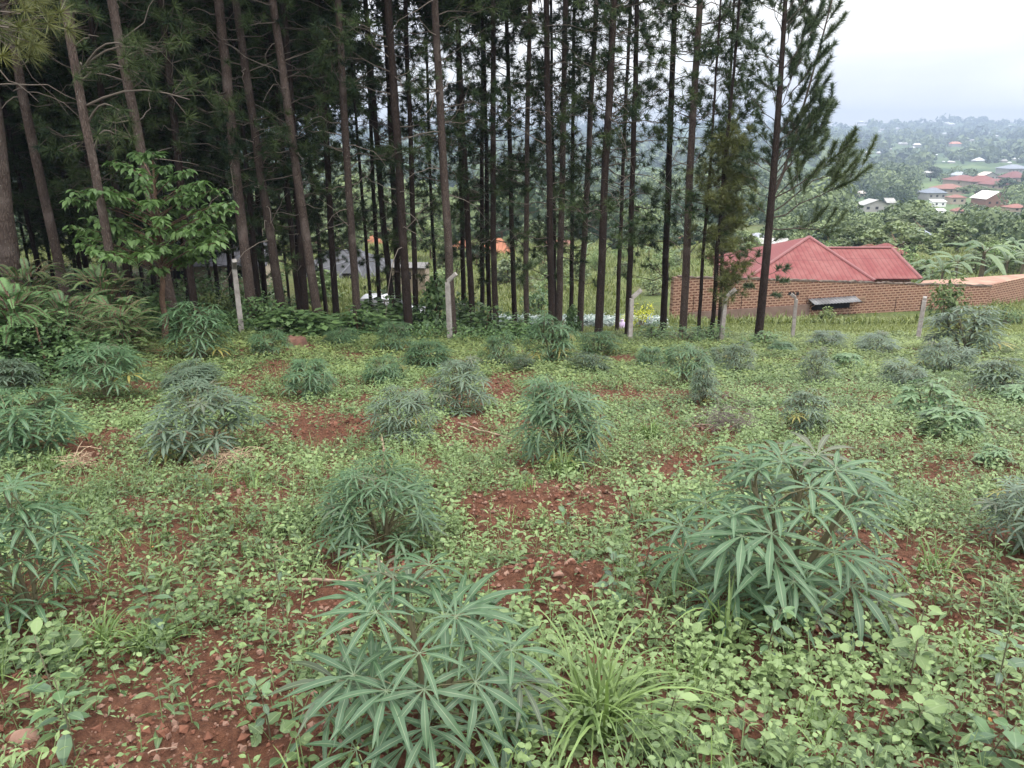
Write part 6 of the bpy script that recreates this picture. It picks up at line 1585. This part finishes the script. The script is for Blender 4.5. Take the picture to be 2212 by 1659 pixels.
def bundle():
    p = at_depth(1344, 690, 38.4); b = MB(); n = 10; V = []; F = []
    th = np.linspace(0, 2 * pi, 13)[:-1]
    prof = [(0.02, 0.0), (0.2, 0.02), (0.24, 0.18), (0.2, 0.36), (0.1, 0.44), (0.07, 0.47), (0.11, 0.53), (0.02, 0.55)]
    g = np.random.default_rng(4)
    for r_, z in prof: V += [(r_ * cos(a) * (1 + .12 * g.normal()), r_ * sin(a) * (1 + .12 * g.normal()), z) for a in th]
    for k in range(len(prof) - 1): F += [(k * 12 + i, k * 12 + (i + 1) % 12, k * 12 + 12 + (i + 1) % 12, k * 12 + 12 + i) for i in range(12)]
    b.add(V, F); o = b.build("cloth_bundle", plain_mat("lilac_cloth", (0.42, 0.27, 0.50), (0.62, 0.58, 0.66), 5, 0.9), None, (p[0], p[1], gz(p[0], p[1]))); tag(o, "small lilac and white cloth bundle beside the smaller yellow bush", "bundle")
bundle()

# ------------------------------------------------------------------ field details: stump, sticks, stones, straw, tall weeds, grass clumps
def stump():
    p = ground_at(640, 752); t = thing("tree_stump", "old reddish tree stump between the low cassava plants", "tree stump", (p[0], p[1], gz(p[0], p[1])))
    g = np.random.default_rng(3); b = MB(); th = np.linspace(0, 2 * pi, 25)[:-1]; V = []; prof = [(.34, -.15), (.27, .06), (.23, .16), (.22, .26), (.19, .26), (.02, .22)]
    jag = 0.010 * g.normal(size=24); fl = 1 + 0.16 * np.sin(th * 5 + 1) + .05 * g.normal(size=24)
    for k, (r_, z) in enumerate(prof): V += [(r_ * cos(a) * (fl[i] if k < 4 else 1), r_ * sin(a) * (fl[i] if k < 4 else 1), z + (jag[i] if k in (3, 4) else 0)) for i, a in enumerate(th)]
    F = [(k * 24 + i, k * 24 + (i + 1) % 24, k * 24 + 24 + (i + 1) % 24, k * 24 + 24 + i) for k in range(len(prof) - 1) for i in range(24)]
    b.add(V, F); b.build("stump", M['stump'], t)
stump()
def stick(pix, label, rad, group="dry sticks on the soil", extra=(), lift=0.02):
    P = []
    for (u, v) in pix: q = ground_at(u, v); P.append((q[0], q[1], gz(q[0], q[1]) + lift + rad))
    P = np.array(P); n = len(P); s_ = np.linspace(0, n - 1, n * 4); g = np.random.default_rng(int(pix[0][0]))
    Q = np.stack([np.interp(s_, np.arange(n), P[:, k]) for k in range(3)], -1); Q[1:-1] += g.normal(size=(len(Q) - 2, 3)) * rad * 0.5
    b = MB(); b.tube(Q - Q[0], np.linspace(rad, rad * 0.55, len(Q)), 7, jit=0.25, seed=1)
    for (k, du, dv, L) in extra:
        d = np.array([du, dv, 0.15]); b.tube(np.array([P[k] - Q[0], P[k] - Q[0] + d * L * .5 + g.normal(size=3) * .01, P[k] - Q[0] + d * L]), [rad * .7, rad * .5, rad * .3], 6)
    o = b.build("stick", M['stick'], None, tuple(Q[0])); tag(o, label, "stick", group)
stick([(650,1250),(730,1268),(800,1278),(850,1280),(905,1282)], "long pale dry stick lying across the bare soil behind the nearest cassava", 0.010, lift=0.03)
stick([(735,1190),(800,1205),(815,1225),(840,1262)], "bent brown stick reaching down to the long pale stick", 0.009, lift=0.03)
stick([(590,1165),(603,1190),(612,1215)], "short upright pale stick end in the weeds behind the thin dark stem", 0.006, lift=0.05)
stick([(690,1420),(740,1385),(770,1372)], "thin forked twig on the soil left of the nearest cassava", 0.004, lift=0.02, extra=((1, 0.9, 0.1, 0.12),))
stick([(990,922),(1050,937),(1105,948)], "slim dry stick pointing at the tall middle cassava dome", 0.013)
stick([(935,962),(975,968),(1000,960)], "short pale stick lying on the bare patch below the slim one", 0.013)
stick([(830,985),(826,960)], "upright stub of a cut stem on the bare patch's front edge", 0.016, lift=0.08)
stick([(1475,905),(1500,915),(1545,918)], "dry stick beside the heap of dead stalks at the field's right half", 0.014)
stick([(1410,1040),(1420,1075),(1440,1090)], "pale dry stick right of the middle bare patch", 0.010)
stick([(290,1640),(330,1625),(385,1632)], "pale curved twig at the bottom border", 0.004)
def stone(u, v, s_, label):
    p = ground_at(u, v); g = np.random.default_rng(int(u)); b = MB()
    me = bpy.data.meshes.new("tmp")
    import bmesh
    bm = bmesh.new(); bmesh.ops.create_icosphere(bm, subdivisions=3, radius=1); 
    V = np.array([vv.co[:] for vv in bm.verts]); F = np.array([[q.index for q in f.verts] for f in bm.faces]); bm.free(); bpy.data.meshes.remove(me)
    k = 1 + 0.5 * (fbm(V[:, 0] * 1.6 + u, V[:, 1] * 1.6 + V[:, 2] * 1.3, 7, 3) - 0.5); ax = g.normal(size=(6, 3)); ax = unit(ax)
    V = V * k[:, None]
    for a in ax:        # knock flat facets off it
        dd = V @ a; V = V - a[None] * np.maximum(0, dd - 0.72)[:, None]
    V = V * np.array([1, .8, .62]) * s_
    b.add(V, F, smooth=False); o = b.build("stone", M['stone'], None, (p[0], p[1], gz(p[0], p[1]) + s_ * .3)); tag(o, label, "stone", "stones on the bare soil")
stone(55, 1598, .05, "largest brown stone near the lower left corner")
stone(1240, 1140, .045, "pinkish stone on the bare patch in the middle of the field")
stone(1232, 1270, .028, "small stone half way down the front bare mound")
stone(1205, 1292, .03, "angular stone on the front bare mound beside a two leaved seedling")
stone(2150, 1545, .03, "reddish stone at the right border above the dark leaved seedlings")
stone(735, 1372, .03, "small dark stone beside the thin forked twig")
def straw_heap(u, v, wpx, label, mat, n=260, hz=.10):
    p = ground_at(u, v); w = wpx / 1659 * p[1] * 1.0; g = np.random.default_rng(int(v)); b = MB()
    for i in range(n):
        c = np.array([g.normal() * w * .28, g.normal() * w * .2, abs(g.normal()) * hz * .5]); a = g.random() * pi; L = .08 + .16 * g.random(); d = np.array([cos(a), sin(a), .25 * g.normal()]) * L
        c[2] = abs(c[2]) + .02; b.tube(np.array([c - d / 2, c + np.array([0, 0, .015]), c + d / 2]), .0028, 3, cap=False)
    o = b.build("straw_heap", mat, None, (p[0], p[1], gz(p[0], p[1]))); tag(o, label, "straw heap")
straw_heap(480, 1005, 110, "small heap of dry straw before the wide greyish cassava", M['straw'])
straw_heap(1570, 930, 110, "greyish heap of dead stalks on bare soil in the right half", plain_mat("dead_stalk", (0.16, 0.13, 0.12), (0.09, 0.07, 0.065), 9, 0.95), 220, .25)
straw_heap(165, 1010, 60, "little pale straw tuft beside the left border cassava", M['straw'], 90)
def grass_clump(u, vb, vt, label, n, w=.005, lean=0.85):
    p = ground_at(u, vb); h = (at_depth(u, vt, p[1])[2] - p[2]) * 1.1
    b = MB(); x = np.zeros(n); blades_at(b, x, x, h * .6, h * 1.35, w * 1.7, 1, 0.05, seg=8, droop=.85, tint0=.5, z=x, lmin=.32)
    st = MB()
    for i in range(max(4, n // 12)):
        a = R.random() * 6.28; st.tube(np.array([[.03 * cos(a), .03 * sin(a), -.02], [.06 * cos(a), .06 * sin(a), h * .3], [.10 * cos(a), .1 * sin(a), h * .55]]), [.004, .003, .002], 4, cap=False)
    t = thing("grass_clump", label, "grass clump", (p[0], p[1], gz(p[0], p[1])), 0, "grass clumps standing out in the field")
    b.build("blades", M['grass'], t); st.build("stem", M['grass'], t)
grass_clump(1290, 1590, 1330, "tall arching grass clump beside the nearest cassava", 95, .0048)
grass_clump(1560, 1380, 1200, "few long grass blades before the largest cassava", 9, .005)
grass_clump(1480, 1480, 1350, "thin grass tuft between the tall clump and the largest cassava", 22, .004)
grass_clump(210, 1400, 1290, "grass tuft fringing the big left cassava", 40, .004)
grass_clump(320, 1400, 1310, "flattened grass clump among weeds right of the big left cassava", 60, .004)
grass_clump(545, 1060, 985, "narrow upright grass blades left of the low rounded cassava", 8, .005)
grass_clump(120, 1010, 960, "grass tuft at the foot of the left border cassava", 50, .006)
grass_clump(1215, 1030, 955, "grass tuft at the foot of the tall middle cassava dome", 40, .006)
grass_clump(1400, 940, 890, "soft grass patch right of the tall middle cassava dome", 90, .006)
grass_clump(2010, 1240, 1160, "wispy grass tuft right of the largest cassava", 26, .004)
grass_clump(870, 1010, 960, "grass tuft behind the low rounded cassava", 30, .005)
grass_clump(2110, 1420, 1330, "sparse grass tuft near the right border weeds", 20, .004)
def seedling(u, vb, vt, label, nl=9, leaf=.09, mat='weed_dark', wide=.85, flower=None, spread=1.0, cat="weed"):
    """a taller weed one can pick out: thin stem with big oval leaves towards the top"""
    p = ground_at(u, vb); h = max(.06, at_depth(u, vt, p[1])[2] - p[2]); g = np.random.default_rng(int(u * 7 + vb))
    t = thing("weed_plant", label, cat, (p[0], p[1], gz(p[0], p[1]) - .005), 0, "tall weeds standing out in the field")
    ln = g.normal(size=2) * .05; tt = np.linspace(0, 1, 6); P = np.stack([ln[0] * tt ** 2 * h * 3, ln[1] * tt ** 2 * h * 3, h * tt], -1)
    s = MB(); s.tube(P, np.linspace(.0035, .0018, 6), 5, tint=.15, cap=False); b = MB()
    q = np.clip(.35 + .68 * (np.arange(nl) + .5) / nl, 0, 1); az = np.arange(nl) * 2.4 + g.random() * 6
    C = np.stack([np.interp(q, tt, P[:, k]) for k in range(3)], -1); pitch = .25 * g.normal(size=nl) + .5 * (q - .6) ; size = leaf * (.6 + .6 * g.random(nl)) * (1.15 - .35 * q)
    off = np.stack([np.cos(az), np.sin(az), 0 * az], -1) * (size * .25 * spread)[:, None]
    for c, o_ in zip(C, off): s.tube(np.array([c, c + o_]), [.0015, .0012], 3, tint=.4, cap=False)
    Mx = leaf_frames(az, pitch, g.normal(size=nl) * .25, size, wide); ti = np.clip(.1 + .8 * q ** 2 + .2 * g.normal(size=nl), 0, 1)
    b.inst(LEAF_V, LEAF_Q, Mx, C + off, ti, LEAF_LF); b.inst(LEAF_V, LEAF_T, Mx, C + off, ti, LEAF_LF)
    b.build("foliage", M[mat], t); s.build("stem", M['cassava_stem'], t)
    if flower:
        f = MB(); top = P[-1] + np.array([0, 0, .01])
        for k in range(5):
            a = k * 1.257; f.add([top, top + np.array([cos(a - .4), sin(a - .4), .1]) * .009, top + np.array([cos(a), sin(a), .15]) * .016, top + np.array([cos(a + .4), sin(a + .4), .1]) * .009], [(0, 1, 2, 3)], 0)
        f.tube(np.array([top - (0, 0, .004), top + (0, 0, .005)]), .006, 8, 1); f.build("flower", [M['flower_white'], M['flower_yellow']], t)
seedling(165, 1640, 1490, "weed with big oval leaves above a reddish stem near the lower left corner", 12, .10)
seedling(125, 1540, 1400, "weed with a whorl of pale broad leaves below the big left cassava", 9, .09, 'weed')
seedling(615, 1350, 1175, "tall thin dark stemmed weed with few leaves on the middle left bare soil", 5, .06)
seedling(585, 1600, 1425, "tall slender dark stemmed weed left of the nearest cassava's foot", 9, .07)
seedling(330, 1380, 1235, "weed with broad dark lower leaves among the left weeds", 9, .085)
seedling(425, 1080, 1000, "weed with dark purple leaves in front of the straw heap", 8, .10)
seedling(1225, 1170, 1078, "dark stemmed weed on the middle bare patch beside the pinkish stone", 7, .07)
seedling(1170, 1300, 1235, "two leaved seedling alone on the front bare mound", 4, .055, 'weed')
seedling(1320, 1330, 1210, "bushy weed with dark leaves right of the front bare mound", 14, .08)
seedling(1390, 1260, 1185, "weed with one upright dark leaf behind the bushy dark leaved one", 7, .07)
seedling(1607, 1320, 1135, "weed with a small white and yellow flower before the largest cassava", 9, .05, 'weed', .6, True)
seedling(1650, 1440, 1290, "weed with grey green rounded leaves below the largest cassava", 14, .075)
seedling(1745, 1400, 1270, "weed with a pale yellow green tip below the largest cassava's right side", 10, .06, 'weed')
seedling(1965, 1470, 1310, "weed with large pale top leaves right of the largest cassava", 10, .10, 'weed')
seedling(1985, 1590, 1490, "bright heart leaved weed near the lower right corner", 12, .10, 'weed', 1.25)
seedling(2150, 1500, 1330, "tall stemmed weed with upright leaves at the right border", 12, .08)
seedling(2130, 1655, 1540, "weed with big dark rounded leaves in the lower right corner", 12, .11, 'weed_dark', 1.1)
seedling(225, 985, 930, "thin weed with a pale flower head on the bare soil left of the greyish cassava", 8, .06, 'weed')
seedling(830, 1640, 1560, "weed at the bottom border below the nearest cassava with pale leaves", 10, .07, 'weed')
seedling(1440, 1600, 1500, "leafy weed right of the tall arching grass clump", 12, .08, 'weed', 1.0)
def fallen():
    b = MB(); n = 20; x, y = scatter(n, 1.8, 9, .7); 
    b.inst(LEAF_V, LEAF_Q, leaf_frames(rng.random(n) * 6.28, .2 * rng.normal(size=n), .5 * rng.normal(size=n), .018 + .018 * rng.random(n), .7), np.stack([x, y, G(x, y) + .03 + .05 * rng.random(n)], -1), rng.random(n))
    tag(b.build("fallen_leaves", M['dead_leaf']), "orange dead leaves dropped among the weeds", "leaves", kind="stuff")
fallen()

# ------------------------------------------------------------------ haze
def haze():
    b = MB(); x0, x1, y0, y1, z0, z1 = -4000, 4000, -60, 3760, -90, 105
    b.box(((x0 + x1) / 2, (y0 + y1) / 2, (z0 + z1) / 2), (x1 - x0, y1 - y0, z1 - z0))
    m = bpy.data.materials.new("haze_air"); m.use_nodes = True; N = m.node_tree.nodes; L = m.node_tree.links
    N.remove(N["Principled BSDF"]); v = N.new("ShaderNodeVolumePrincipled"); v.inputs["Color"].default_value = (0.35, 0.43, 0.56, 1); v.inputs["Density"].default_value = HAZE
    L.new(v.outputs[0], N["Material Output"].inputs["Volume"])
    tag(b.build("haze", m), "thin pale blue haze filling the valley air", "haze", kind="stuff")
HAZE = 0.00040
haze()
